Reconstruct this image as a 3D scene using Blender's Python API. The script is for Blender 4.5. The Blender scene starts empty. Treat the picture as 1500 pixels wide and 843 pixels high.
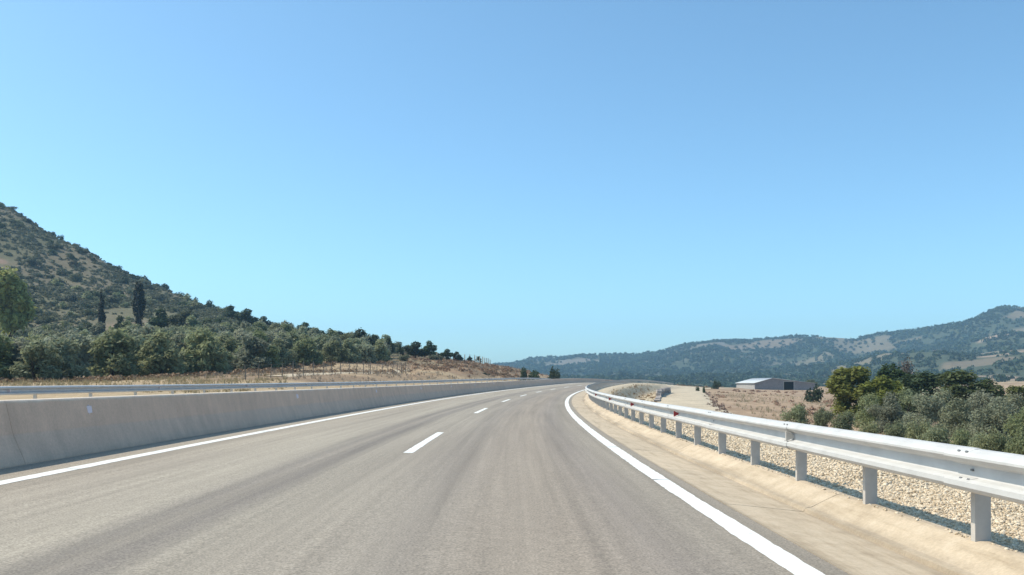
import bpy, math, random
import numpy as np
from mathutils import Vector

R0 = np.random.default_rng(7)
random.seed(7)
scn = bpy.context.scene
COL = scn.collection

# ------------------------------------------------------------------ camera, sky, sun, exposure
F, HZ, EYE = 1364.0, 561.6, 1.25            # focal length and horizon row in 1500-px photo units, eye height
cam_d = bpy.data.cameras.new('camera')
cam = bpy.data.objects.new('camera', cam_d)
COL.objects.link(cam)
cam.location = (0, 0, EYE)
cam.rotation_euler = (math.radians(90), 0, 0)
cam_d.sensor_width = 36
cam_d.lens = 36 * F / 1500
cam_d.shift_y = (HZ - 421.5) / 1500
cam_d.clip_start = 0.1
cam_d.clip_end = 30000
scn.camera = cam

SUN_EL, SUN_AZ = math.radians(52.5), math.radians(-80)    # azimuth from +Y, clockwise positive: left and somewhat ahead
sun_dir = Vector((math.sin(SUN_AZ) * math.cos(SUN_EL), math.cos(SUN_AZ) * math.cos(SUN_EL), math.sin(SUN_EL)))
world = bpy.data.worlds.new('World')
scn.world = world
world.use_nodes = True
wn = world.node_tree.nodes
wn.clear()
sky = wn.new('ShaderNodeTexSky')
sky.sky_type = 'NISHITA'
sky.sun_disc = False
sky.sun_elevation = SUN_EL
sky.sun_rotation = SUN_AZ
sky.altitude = 0
sky.air_density = 0.7
sky.dust_density = 1.25
sky.ozone_density = 1.0
bg = wn.new('ShaderNodeBackground')
bg.inputs['Strength'].default_value = 0.15
wo = wn.new('ShaderNodeOutputWorld')
tint = wn.new('ShaderNodeMix')
tint.data_type = 'RGBA'
tint.blend_type = 'MULTIPLY'
tint.inputs['Factor'].default_value = 1
tint.inputs['B'].default_value = (.70, .985, 1.0, 1)      # the camera's cooler rendering of the whole sky
world.node_tree.links.new(sky.outputs[0], tint.inputs['A'])
world.node_tree.links.new(tint.outputs['Result'], bg.inputs[0])
world.node_tree.links.new(bg.outputs[0], wo.inputs[0])
sd = bpy.data.lights.new('sun', 'SUN')
sd.energy = 3.2
sd.angle = math.radians(0.53)
sd.color = (1.0, 0.90, 0.745)
so = bpy.data.objects.new('sun', sd)
COL.objects.link(so)
so.rotation_euler = sun_dir.to_track_quat('Z', 'Y').to_euler()
scn.view_settings.view_transform = 'Standard'
scn.view_settings.look = 'None'
scn.view_settings.exposure = 0.63
scn.view_settings.gamma = 1
scn.render.engine = 'CYCLES'
scn.cycles.max_bounces = 6
scn.cycles.volume_bounces = 1
scn.cycles.transparent_max_bounces = 8


# ------------------------------------------------------------------ numpy noise
def _h(ix, iy, seed):
    n = (ix.astype(np.int64) * 374761393 + iy.astype(np.int64) * 668265263 + seed * 1442695041) & 0xFFFFFFFF
    n = ((n ^ (n >> 13)) * 1274126177) & 0xFFFFFFFF
    return ((n ^ (n >> 16)) & 0xFFFF) / 65535.0


def vnoise(x, y, seed=0):
    ix, iy = np.floor(x), np.floor(y)
    fx, fy = x - ix, y - iy
    fx, fy = fx * fx * (3 - 2 * fx), fy * fy * (3 - 2 * fy)
    a, b = _h(ix, iy, seed), _h(ix + 1, iy, seed)
    c, d = _h(ix, iy + 1, seed), _h(ix + 1, iy + 1, seed)
    return (a + (b - a) * fx) * (1 - fy) + (c + (d - c) * fx) * fy


def fbm(x, y, seed=0, octaves=4):
    t, a, s = 0, .5, 0
    for k in range(octaves):
        t = t + a * vnoise(x * 2 ** k, y * 2 ** k, seed + 17 * k)
        s += a
        a *= .5
    return t / s


def sstep(a, b, x):
    t = np.clip((x - a) / (b - a), 0, 1)
    return t * t * (3 - 2 * t)


# ------------------------------------------------------------------ the road's alignment: s along it, o across it (0 = right edge line)
DS = 0.5
S_ = np.arange(-60, 420, DS)
SB = 0.0184
_k = 0.00139 * np.clip((S_ + 21.08) / 28.2, 0, 1)
_th = -0.01574 + np.cumsum(_k) * DS
i0 = int(np.argmin(abs(S_)))
_th = _th - _th[i0] + (-0.01574 + 0.00139 * .5)
_x = np.cumsum(np.sin(_th)) * DS
_z = np.cumsum(np.cos(_th)) * DS
_x = _x - _x[i0] + 2.0
_z = _z - _z[i0]
_g = 4e-5 * np.clip(S_, 0, None) ** 2
_Y = np.where(S_ < 165, _g, 0)
# crest: the grade reached at s = 165 turns down over the next stretch
gr = np.gradient(_g, DS)
gr = np.where(S_ > 160, np.maximum(gr[int(np.argmin(abs(S_ - 160)))] - (S_ - 160) * 0.00042, -0.05), gr)
_Y = np.cumsum(gr) * DS
_Y -= _Y[i0]


def P(s, o, dz=0.0):
    """World point at arc length s, offset o (right positive), dz above the road plane."""
    s = np.asarray(s, float)
    o = np.asarray(o, float)
    x = np.interp(s, S_, _x)
    z = np.interp(s, S_, _z)
    t = np.interp(s, S_, _th)
    y = np.interp(s, S_, _Y)
    return np.stack([x + o * np.cos(t), z - o * np.sin(t), y - SB * o + dz + 0 * s], -1)


def so_of(x, y):
    """(s, o) of world points: nearest point of the alignment."""
    n = len(x)
    s = np.empty(n)
    o = np.empty(n)
    step = 4
    cs = np.arange(0, len(S_), step)
    for a in range(0, n, 40000):
        xx, yy = x[a:a + 40000], y[a:a + 40000]
        d = (xx[:, None] - _x[None, cs]) ** 2 + (yy[:, None] - _z[None, cs]) ** 2
        i = cs[np.argmin(d, 1)]
        th = _th[i]
        dx, dy = xx - _x[i], yy - _z[i]
        s[a:a + 40000] = S_[i] + dx * np.sin(th) + dy * np.cos(th)
        o[a:a + 40000] = dx * np.cos(th) - dy * np.sin(th)
    return s, o


# ------------------------------------------------------------------ terrain
def yz(y, Z):
    return EYE + (HZ - y) / F * Z


# per bearing column: (Z, row) knots  near, near, mid, mid, ridge of the near hill, behind it, foot of the far hills, slope, slope, ridge, behind
def colk(px, near, drop, far):
    ks = [(12.0, near[0][1])] + near
    pts = [(Z, (yz(v, Z) if kind == 'y' else v)) for Z, v, kind in [(a[0], a[1], a[2] if len(a) > 2 else 'y') for a in near]]
    pts = [(5.0, pts[0][1])] + pts
    pts.append((pts[-1][0] + drop[0], drop[1]))
    fr = [(Z, yz(v, Z)) for Z, v in far]
    fr.append((fr[-1][0] + 900, fr[-1][1] - 60))
    return px, pts + fr


Zq = 'z'
COLS = [
    colk(-1600, [(40, .5, Zq), (110, 6, Zq), (200, 40, Zq), (300, 85, Zq), (420, 150, Zq), (520, 185, Zq)], (260, 120), [(1500, 545), (1900, 540), (2300, 538), (2600, 536)]),
    colk(-700, [(40, .4, Zq), (105, 3, Zq), (190, 22, Zq), (300, 68, Zq), (430, 138, Zq), (600, 196, Zq)], (260, 130), [(1500, 545), (1900, 540), (2300, 538), (2600, 536)]),
    colk(-250, [(40, .4, Zq), (105, 558), (200, 532), (300, 462), (420, 350), (600, 200)], (260, 60), [(1500, 545), (1900, 540), (2300, 538), (2600, 536)]),
    colk(0, [(42, .4, Zq), (105, 560), (200, 535), (300, 485), (420, 398), (560, 303)], (220, 30), [(1500, 550), (1900, 545), (2300, 540), (2600, 536)]),
    colk(100, [(45, .4, Zq), (110, 558), (200, 532), (300, 482), (410, 425), (530, 358)], (200, 20), [(1500, 552), (1900, 545), (2300, 540), (2600, 536)]),
    colk(200, [(48, .4, Zq), (116, 555), (200, 526), (290, 484), (390, 446), (490, 412)], (200, 12), [(1500, 553), (1900, 545), (2300, 540), (2600, 536)]),
    colk(300, [(55, .4, Zq), (125, 551), (195, 524), (270, 492), (350, 465), (430, 450)], (180, 5), [(1500, 555), (1900, 547), (2300, 541), (2600, 536)]),
    colk(400, [(64, .5, Zq), (140, 544), (190, 522), (250, 503), (310, 490), (370, 483)], (160, 0), [(1600, 556), (2000, 548), (2350, 541), (2600, 536)]),
    colk(500, [(80, .6, Zq), (140, 545), (185, 529), (230, 513), (270, 504), (310, 500)], (150, -3), [(1700, 558), (2050, 550), (2400, 541), (2600, 536)]),
    colk(600, [(105, .8, Zq), (150, 549), (190, 535), (220, 525), (250, 518), (280, 516)], (120, -5), [(1800, 560), (2100, 550), (2400, 540), (2600, 535)]),
    colk(680, [(135, 1.0, Zq), (165, 549), (195, 538), (220, 531), (245, 529), (270, 529)], (110, -6), [(1800, 560), (2100, 548), (2400, 538), (2600, 533)]),
    colk(740, [(172, 1.1, Zq), (200, 549), (220, 542), (240, 538), (260, 537), (285, 539)], (100, -8), [(1800, 560), (2100, 546), (2350, 536), (2550, 532)]),
    colk(800, [(200, 1.3, Zq), (222, 555), (235, 552), (250, 550), (270, 550), (290, 553)], (90, -8), [(1700, 562), (2050, 545), (2300, 533), (2500, 525)]),
    colk(835, [(215, 1.0, Zq), (230, 561), (245, 561), (260, 561), (280, 562), (300, 565)], (90, -8), [(1600, 562), (1950, 545), (2250, 531), (2450, 522)]),
    colk(880, [(80, -2, Zq), (130, -1.6, Zq), (200, -1.2, Zq), (250, -1, Zq), (300, -1, Zq), (340, -1, Zq)], (120, -8), [(1500, 563), (1850, 545), (2150, 530), (2400, 521)]),
    colk(960, [(70, -2, Zq), (120, -1.3, Zq), (180, -.5, Zq), (250, .3, Zq), (300, .7, Zq), (340, .8, Zq)], (90, -7), [(1400, 563), (1750, 545), (2050, 528), (2300, 517)]),
    colk(1050, [(60, -2.2, Zq), (110, -1.6, Zq), (160, -1.2, Zq), (240, -.4, Zq), (300, -.1, Zq), (340, 0, Zq)], (100, -7), [(1300, 563), (1650, 543), (1950, 522), (2250, 503.5)]),
    colk(1130, [(55, -2.4, Zq), (100, -2.0, Zq), (160, -1.5, Zq), (240, -1.0, Zq), (300, -.85, Zq), (360, -.85, Zq)], (110, -7), [(1200, 563), (1600, 541), (1950, 516), (2200, 502)]),
    colk(1200, [(50, -2.5, Zq), (100, -2.2, Zq), (160, -1.8, Zq), (240, -1.3, Zq), (300, -1.0, Zq), (380, -1.0, Zq)], (120, -6), [(1000, 564), (1450, 545), (1850, 518), (2150, 496)]),
    colk(1250, [(46, -2.6, Zq), (100, -2.4, Zq), (160, -2.0, Zq), (240, -1.6, Zq), (300, -1.4, Zq), (380, -1.2, Zq)], (120, -5), [(950, 563), (1400, 543), (1800, 519), (2100, 497)]),
    colk(1300, [(42, -2.7, Zq), (100, -2.5, Zq), (160, -2.2, Zq), (240, -1.8, Zq), (300, -1.5, Zq), (380, -1.2, Zq)], (120, -4), [(850, 562), (1300, 540), (1750, 510), (2050, 486)]),
    colk(1400, [(36, -2.8, Zq), (90, -2.6, Zq), (160, -2.3, Zq), (240, -1.8, Zq), (320, -1.2, Zq), (400, -.8, Zq)], (120, -1), [(750, 559), (1100, 541), (1500, 512), (1900, 474)]),
    colk(1470, [(33, -2.8, Zq), (90, -2.6, Zq), (160, -2.3, Zq), (240, -1.6, Zq), (320, -.8, Zq), (400, 0, Zq)], (120, 1), [(700, 556), (1050, 534), (1450, 500), (1850, 456)]),
    colk(1560, [(30, -2.8, Zq), (90, -2.6, Zq), (160, -2.3, Zq), (240, -1.4, Zq), (320, -.4, Zq), (400, 1, Zq)], (120, 2), [(700, 552), (1050, 528), (1450, 492), (1850, 456)]),
    colk(1900, [(25, -2.8, Zq), (90, -2.6, Zq), (160, -2.2, Zq), (240, -1, Zq), (320, 1, Zq), (400, 3, Zq)], (120, 4), [(700, 545), (1050, 510), (1450, 470), (1850, 425)]),
    colk(2700, [(20, -2.8, Zq), (90, -2.6, Zq), (160, -2, Zq), (240, 0, Zq), (320, 2, Zq), (400, 5, Zq)], (120, 8), [(700, 540), (1050, 505), (1450, 470), (1850, 440)]),
]
CPX = np.array([c[0] for c in COLS], float)
KZ = np.array([[k[0] for k in c[1]] for c in COLS])
KH = np.array([[k[1] for k in c[1]] for c in COLS])


def land(x, y):
    """The landform's height before the road is cut into it."""
    Z = np.maximum(y, 1.0)
    px = np.clip(750 + F * x / np.maximum(Z, 3.0), -1600, 2700)
    i = np.clip(np.searchsorted(CPX, px) - 1, 0, len(CPX) - 2)
    t = (px - CPX[i]) / (CPX[i + 1] - CPX[i])
    t = t + 0.35 * (t * t * (3 - 2 * t) - t)
    kz = KZ[i] * (1 - t)[:, None] + KZ[i + 1] * t[:, None]
    kh = KH[i] * (1 - t)[:, None] + KH[i + 1] * t[:, None]
    n = kz.shape[1]
    h = kh[:, 0].copy()
    for j in range(n - 1):
        a, b = kz[:, j], kz[:, j + 1]
        u = np.clip((Z - a) / np.maximum(b - a, 1e-3), 0, 1)
        us = u + 0.4 * (u * u * (3 - 2 * u) - u)
        m = Z >= a
        h = np.where(m, kh[:, j] + (kh[:, j + 1] - kh[:, j]) * us, h)
    # relief that grows with distance
    d = np.hypot(x, y)
    a1 = 0.12 * sstep(30, 120, d)
    h = h + a1 * (fbm(x / 9, y / 9, 3) - .5) * 2
    a2 = 1.6 * sstep(180, 420, d)
    h = h + a2 * (fbm(x / 42, y / 42, 5) - .5) * 2
    far = sstep(750, 1300, d)
    sp = fbm(x / 330 + 3.3, y / 520, 11, 4) - .5
    rid = 1 - abs(fbm(x / 260, y / 700, 12, 3) * 2 - 1)
    nearridge = 1 - .65 * sstep(1700, 2100, y)
    h = h + far * nearridge * (sp * 62 + (rid - .75) * 58)
    return h


def terrain(x, y):
    x = np.asarray(x, float).ravel()
    y = np.asarray(y, float).ravel()
    h = land(x, y)
    near = (np.hypot(x, y) < 520)
    s = np.full(len(x), 999.)
    o = np.full(len(x), 999.)
    if near.any():
        s[near], o[near] = so_of(x[near], y[near])
    inr = near & (s < 330)
    rp = np.interp(s, S_, _Y) - SB * np.clip(o, -24, 6)
    dr = rp - .35
    kw = 1 - .62 * sstep(30, 62, s)
    on = o
    o = np.where(o > 1.5, 1.5 + (o - 1.5) / np.where(o < 8, kw, np.minimum(1, kw + (o - 8) * .1)), o)
    wr = np.where(o > 0, 1 - sstep(5.6, 12.5, o), 1 - sstep(22.5, 31, -o))
    fade = 1 - sstep(255, 330, s)
    w = np.where(inr, wr * fade, 0)
    tgt = np.where((o > 4.5) | (o < -21.8), rp - .02 - .3 * (1 - sstep(4.5, 6.2, o)) * (o > 0) - .3 * (1 - sstep(21.8, 23.5, -o)) * (o < 0), dr)
    return h * (1 - w) + tgt * w


# ------------------------------------------------------------------ material helpers
def new_mat(name):
    m = bpy.data.materials.new(name)
    m.use_nodes = True
    nt = m.node_tree
    b = nt.nodes['Principled BSDF']
    return m, nt, b


class NT:
    """Small wrapper for wiring shader nodes."""
    def __init__(s, nt):
        s.nt = nt

    def n(s, typ, **kw):
        nd = s.nt.nodes.new(typ)
        for k, v in kw.items():
            setattr(nd, k, v)
        return nd

    def l(s, a, b):
        s.nt.links.new(a, b)

    def noise(s, vec, scale, detail=4, rough=.55):
        nd = s.n('ShaderNodeTexNoise')
        nd.inputs['Scale'].default_value = scale
        nd.inputs['Detail'].default_value = detail
        nd.inputs['Roughness'].default_value = rough
        if vec is not None:
            s.l(vec, nd.inputs['Vector'])
        return nd.outputs['Fac']

    def ramp(s, fac, stops):
        nd = s.n('ShaderNodeValToRGB')
        e = nd.color_ramp.elements
        while len(e) < len(stops):
            e.new(.5)
        for el, (p, c) in zip(e, stops):
            el.position = p
            el.color = (c, c, c, 1) if isinstance(c, (int, float)) else (*c, 1)
        s.l(fac, nd.inputs['Fac'])
        return nd.outputs['Color']

    def mix(s, a, b, fac, mode='MIX'):
        nd = s.n('ShaderNodeMix', data_type='RGBA', blend_type=mode)
        for sock, v in ((nd.inputs['Factor'], fac), (nd.inputs['A'], a), (nd.inputs['B'], b)):
            if isinstance(v, (int, float)):
                sock.default_value = v if sock.type == 'VALUE' else (v, v, v, 1)
            elif isinstance(v, tuple):
                sock.default_value = (*v, 1)
            else:
                s.l(v, sock)
        return nd.outputs['Result']

    def math(s, op, a, b=None, clamp=False):
        nd = s.n('ShaderNodeMath', operation=op, use_clamp=clamp)
        for sock, v in zip(nd.inputs, (a, b)):
            if v is None:
                continue
            if isinstance(v, (int, float)):
                sock.default_value = v
            else:
                s.l(v, sock)
        return nd.outputs[0]

    def scale(s, vec, xyz):
        nd = s.n('ShaderNodeVectorMath', operation='MULTIPLY')
        s.l(vec, nd.inputs[0])
        nd.inputs[1].default_value = xyz
        return nd.outputs[0]

    def bump(s, h, strength, dist, b):
        nd = s.n('ShaderNodeBump')
        nd.inputs['Strength'].default_value = strength
        nd.inputs['Distance'].default_value = dist
        s.l(h, nd.inputs['Height'])
        s.l(nd.outputs[0], b.inputs['Normal'])


def uvout(N):
    return N.n('ShaderNodeUVMap', uv_map='uv').outputs[0]


def geo_pos(N):
    return N.n('ShaderNodeNewGeometry').outputs['Position']


M = {}


def simple(name, col, rough=.8, var=.25, scale=6, metal=0., bump=0.0, spec=.3, obj_var=0.0, fine=0):
    m, nt, b = new_mat(name)
    N = NT(nt)
    pos = geo_pos(N)
    f = N.noise(pos, scale, 5)
    lo = tuple(c * (1 - var) for c in col)
    hi = tuple(min(1, c * (1 + var)) for c in col)
    c = N.ramp(f, [(.3, lo), (.7, hi)])
    if fine:
        g = N.noise(pos, fine, 2)
        c = N.mix(c, N.ramp(g, [(.3, .75), (.7, 1.25)]), 1.0, 'MULTIPLY')
    if obj_var:
        oi = N.n('ShaderNodeObjectInfo').outputs['Random']
        k = N.n('ShaderNodeMapRange')
        N.l(oi, k.inputs['Value'])
        k.inputs['To Min'].default_value = 1 - obj_var
        k.inputs['To Max'].default_value = 1 + obj_var
        c = N.mix(c, k.outputs[0], 1.0, 'MULTIPLY')
    N.l(c, b.inputs['Base Color'])
    b.inputs['Roughness'].default_value = rough
    b.inputs['Metallic'].default_value = metal
    b.inputs['Specular IOR Level'].default_value = spec
    if bump:
        N.bump(f, bump, .02, b)
    M[name] = m
    return m


# asphalt: dusty pale surface, aggregate speckle, long streaks and wheel paths
m, nt, b = new_mat('asphalt')
N = NT(nt)
uv = uvout(N)
pos = geo_pos(N)
sep = N.n('ShaderNodeSeparateXYZ')
N.l(uv, sep.inputs[0])
big = N.noise(N.scale(uv, (.35, .09, 1)), 1.0, 4)
streak = N.noise(N.scale(uv, (2.6, .035, 1)), 1.0, 5, .6)
streak2 = N.noise(N.scale(uv, (9, .12, 1)), 1.0, 4, .6)
agg = N.noise(pos, 55, 3, .7)
agg2 = N.noise(pos, 13, 3, .6)
wob = N.noise(N.scale(uv, (.0, .05, 1)), 1.0, 2)
ow = N.math('ADD', sep.outputs[0], N.math('MULTIPLY', N.math('SUBTRACT', wob, .5), .5))
mr = N.n('ShaderNodeMapRange')
N.l(ow, mr.inputs['Value'])
mr.inputs['From Min'].default_value = -8.5
mr.inputs['From Max'].default_value = .5


def oo(v):
    return (v + 8.5) / 9


lane = N.ramp(mr.outputs[0], [(oo(-8.3), (.318, .290, .250)), (oo(-5.35), (.325, .303, .262)), (oo(-5.0), (.215, .20, .182)), (oo(-4.85), (.27, .25, .222)), (oo(-4.62), (.205, .19, .175)),
                              (oo(-4.3), (.295, .275, .24)), (oo(-3.4), (.285, .264, .232)), (oo(-2.75), (.245, .226, .203)), (oo(-2.2), (.272, .246, .215)),
                              (oo(-1.5), (.276, .248, .215)), (oo(-.85), (.240, .220, .200)), (oo(-.4), (.262, .243, .214)), (oo(.2), (.27, .25, .22))])
c = N.mix(lane, N.ramp(streak, [(.3, .80), (.5, 1.0), (.72, 1.1)]), 1.0, 'MULTIPLY')
c = N.mix(c, N.ramp(streak2, [(.3, .9), (.7, 1.08)]), 1.0, 'MULTIPLY')
c = N.mix(c, N.ramp(big, [(.3, (.93, .92, .92)), (.7, (1.06, 1.06, 1.05))]), 1.0, 'MULTIPLY')
c = N.mix(c, N.ramp(agg, [(.28, .52), (.5, 1.0), (.74, 1.5)]), 1.0, 'MULTIPLY')
c = N.mix(c, N.ramp(agg2, [(.3, .92), (.7, 1.08)]), 1.0, 'MULTIPLY')
c = N.mix(c, (1.04, .975, .91), 1.0, 'MULTIPLY')
N.l(c, b.inputs['Base Color'])
b.inputs['Roughness'].default_value = .85
b.inputs['Specular IOR Level'].default_value = .25
N.bump(agg, .35, .006, b)
M['asphalt'] = m

# road paint with worn specks
m, nt, b = new_mat('road_paint')
N = NT(nt)
pos = geo_pos(N)
f = N.noise(pos, 22, 5, .65)
g = N.noise(pos, 3, 3)
c = N.ramp(f, [(.29, (.36, .335, .30)), (.36, (.74, .73, .69)), (.7, (.83, .82, .785))])
c = N.mix(c, N.ramp(g, [(.3, .93), (.7, 1.0)]), 1.0, 'MULTIPLY')
N.l(c, b.inputs['Base Color'])
b.inputs['Roughness'].default_value = .7
M['road_paint'] = m

# gutter concrete: cream, dusty, dirt in the channel
m, nt, b = new_mat('gutter_concrete')
N = NT(nt)
uv = uvout(N)
pos = geo_pos(N)
sep = N.n('ShaderNodeSeparateXYZ')
N.l(uv, sep.inputs[0])
f = N.noise(pos, 3.5, 6, .65)
st = N.noise(N.scale(uv, (7, .5, 1)), 1.0, 5, .65)
g = N.noise(pos, 40, 3, .7)
c = N.ramp(f, [(.28, (.40, .315, .22)), (.5, (.50, .40, .285)), (.75, (.56, .46, .34))])
c = N.mix(c, N.ramp(st, [(.32, (.80, .78, .75)), (.5, (1, 1, 1)), (.7, (1.05, 1.05, 1.06))]), 1.0, 'MULTIPLY')
dmr = N.n('ShaderNodeMapRange')
N.l(N.math('ABSOLUTE', N.math('SUBTRACT', sep.outputs[0], 1.10)), dmr.inputs['Value'])
dmr.inputs['From Min'].default_value = .0
dmr.inputs['From Max'].default_value = .16
dmr.inputs['To Min'].default_value = 1
dmr.inputs['To Max'].default_value = 0
dn = N.noise(N.scale(uv, (2.5, .32, 1)), 1.0, 5, .6)
dirt = N.math('MULTIPLY', dmr.outputs[0], N.ramp(dn, [(.36, 0.12), (.58, .9)]))
c = N.mix(c, (.27, .215, .155), dirt)
emr = N.n('ShaderNodeMapRange')
N.l(sep.outputs[0], emr.inputs['Value'])
emr.inputs['From Min'].default_value = .27
emr.inputs['From Max'].default_value = .33
emr.inputs['To Min'].default_value = .6
emr.inputs['To Max'].default_value = 0
c = N.mix(c, (.20, .165, .125), emr.outputs[0])
c = N.mix(c, N.ramp(g, [(.3, .86), (.7, 1.1)]), 1.0, 'MULTIPLY')
oi = N.n('ShaderNodeObjectInfo').outputs['Random']
c = N.mix(c, N.ramp(oi, [(0, .94), (1, 1.04)]), 1.0, 'MULTIPLY')
N.l(c, b.inputs['Base Color'])
b.inputs['Roughness'].default_value = .9
N.bump(g, .3, .006, b)
M['gutter_concrete'] = m

# median wall concrete: warm grey above, slightly darker below its crease, rain streaks
m, nt, b = new_mat('wall_concrete')
N = NT(nt)
uv = uvout(N)                      # u = height above the road, v = s
sep = N.n('ShaderNodeSeparateXYZ')
N.l(uv, sep.inputs[0])
stv = N.noise(N.scale(uv, (.5, 3.2, 1)), 1.0, 5, .65)
f = N.noise(geo_pos(N), 2.2, 5, .6)
g = N.noise(geo_pos(N), 30, 3)
edge = N.math('ADD', sep.outputs[0], N.math('MULTIPLY', N.math('SUBTRACT', N.noise(N.scale(uv, (1, .8, 1)), 1.5, 4), .5), .10))
z = N.ramp(edge, [(.36, (.64, .455, .335)), (.43, (.68, .465, .335)), (.80, (.69, .475, .34)), (.845, (.64, .54, .44))])  # last stop paints the sunlit top edge lighter
c = N.mix(z, N.ramp(stv, [(.3, .90), (.6, 1.02)]), 1.0, 'MULTIPLY')
c = N.mix(c, N.ramp(f, [(.3, .9), (.7, 1.08)]), 1.0, 'MULTIPLY')
c = N.mix(c, N.ramp(g, [(.3, .92), (.7, 1.06)]), 1.0, 'MULTIPLY')
oi = N.n('ShaderNodeObjectInfo').outputs['Random']
c = N.mix(c, N.ramp(oi, [(0, .95), (1, 1.05)]), 1.0, 'MULTIPLY')
N.l(c, b.inputs['Base Color'])
b.inputs['Roughness'].default_value = .9
N.bump(g, .2, .004, b)
M['wall_concrete'] = m

simple('galvanised_steel', (.52, .51, .495), rough=.55, var=.09, scale=3.5, metal=.0, spec=.45)
simple('dull_steel', (.50, .465, .42), rough=.65, var=.08, scale=9, metal=.0, spec=.4)
simple('bolt_steel', (.20, .20, .20), rough=.5, metal=.5)
simple('red_reflector', (.30, .02, .025), rough=.35, var=.1, spec=.6)
simple('white_reflector', (.80, .66, .66), rough=.3, var=.05, spec=.6)
simple('gravel_bed', (.52, .43, .31), rough=.95, var=.25, scale=30, bump=.6, fine=70)
simple('stone', (.56, .46, .34), rough=.9, var=.16, scale=25, spec=.2)
simple('weathered_post', (.20, .165, .13), rough=.9, var=.2, scale=20)
simple('pale_post', (.50, .45, .37), rough=.9, var=.2, scale=20)
simple('wire', (.25, .24, .22), rough=.6, metal=.4)
simple('bark', (.075, .058, .044), rough=.95, var=.3, scale=14, bump=.6)
simple('shade_tone_wall', (.27, .245, .24), rough=.9, var=.12, scale=1.2, fine=10)  # shed gables: darker tone paints in their shade
simple('sun_tone_wall', (.36, .345, .33), rough=.9, var=.12, scale=1.2, fine=10)  # shed sides: same wall, lighter tone paints in the sunlight
simple('sheet_roof', (.50, .52, .53), rough=.55, var=.08, scale=.8, metal=.1)
simple('dark_inside', (.018, .015, .014), rough=.95, var=.2)
simple('white_plastic', (.78, .78, .76), rough=.5, var=.05)
simple('grey_stonework', (.42, .36, .32), rough=.95, var=.25, scale=1.5, fine=12)
simple('dirt_track', (.48, .395, .285), rough=.95, var=.18, scale=.35, fine=6)


def leaf_mat(name, col, trans=.25, var=.3, warm=(.0, .0, .0)):
    m, nt, b = new_mat(name)
    N = NT(nt)
    at = N.n('ShaderNodeAttribute', attribute_name='tint')
    oi = N.n('ShaderNodeObjectInfo').outputs['Random']
    k = N.math('ADD', N.math('MULTIPLY', at.outputs['Fac'], 2 * var), 1 - var)
    k2 = N.math('ADD', N.math('MULTIPLY', oi, .4), .8)
    c = N.mix(col, N.math('MULTIPLY', k, k2), 1.0, 'MULTIPLY')
    hs = N.n('ShaderNodeHueSaturation')
    N.l(N.math('ADD', N.math('MULTIPLY', N.math('FRACT', N.math('MULTIPLY', oi, 7.31)), .035), .482), hs.inputs['Hue'])
    N.l(N.math('ADD', N.math('MULTIPLY', N.math('FRACT', N.math('MULTIPLY', oi, 3.77)), .35), .8), hs.inputs['Saturation'])
    N.l(c, hs.inputs['Color'])
    c = hs.outputs[0]
    N.l(c, b.inputs['Base Color'])
    b.inputs['Roughness'].default_value = .7
    b.inputs['Specular IOR Level'].default_value = .2
    tr = N.n('ShaderNodeBsdfTranslucent')
    N.l(c, tr.inputs['Color'])
    mx = N.n('ShaderNodeMixShader')
    mx.inputs[0].default_value = trans
    N.l(b.outputs[0], mx.inputs[1])
    N.l(tr.outputs[0], mx.inputs[2])
    N.l(mx.outputs[0], nt.nodes['Material Output'].inputs['Surface'])
    M[name] = m


leaf_mat('olive_leaf', (.235, .255, .140), trans=.45)
leaf_mat('grey_olive_leaf', (.265, .28, .185), trans=.45)
leaf_mat('scrub_leaf', (.125, .138, .078), trans=.35, var=.22)
leaf_mat('dark_leaf', (.058, .082, .036), trans=.3)
leaf_mat('bright_leaf', (.20, .225, .055), trans=.4)
leaf_mat('mid_leaf', (.125, .15, .05), trans=.35)
leaf_mat('pine_leaf', (.30, .285, .105), trans=.35)
leaf_mat('cypress_leaf', (.030, .036, .024), trans=.1)
leaf_mat('wood_leaf', (.050, .082, .046), var=.45)
leaf_mat('bare_twig', (.16, .135, .115), trans=.1, var=.2)
leaf_mat('dry_grass', (.36, .285, .185), trans=.3, var=.3)
leaf_mat('bank_grass', (.30, .205, .12), trans=.3, var=.4)
leaf_mat('dry_brush', (.25, .17, .115), trans=.15, var=.35)

# ground: colour comes from the land cover stored on the vertices, with grain and clods on top
m, nt, b = new_mat('ground')
N = NT(nt)
pos = geo_pos(N)
at = N.n('ShaderNodeAttribute', attribute_name='cover')
n1 = N.noise(pos, .9, 6, .65)
n2 = N.noise(pos, .08, 5, .6)
n3 = N.noise(pos, 7, 4, .6)
c = N.mix(at.outputs['Color'], N.ramp(n1, [(.3, (.74, .72, .70)), (.7, (1.22, 1.23, 1.24))]), 1.0, 'MULTIPLY')
c = N.mix(c, N.ramp(n2, [(.3, (.84, .86, .86)), (.7, (1.14, 1.12, 1.1))]), 1.0, 'MULTIPLY')
c = N.mix(c, N.ramp(n3, [(.3, .82), (.7, 1.15)]), 1.0, 'MULTIPLY')
N.l(c, b.inputs['Base Color'])
b.inputs['Roughness'].default_value = .95
b.inputs['Specular IOR Level'].default_value = .15
N.bump(n1, .7, .25, b)
M['ground'] = m


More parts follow.
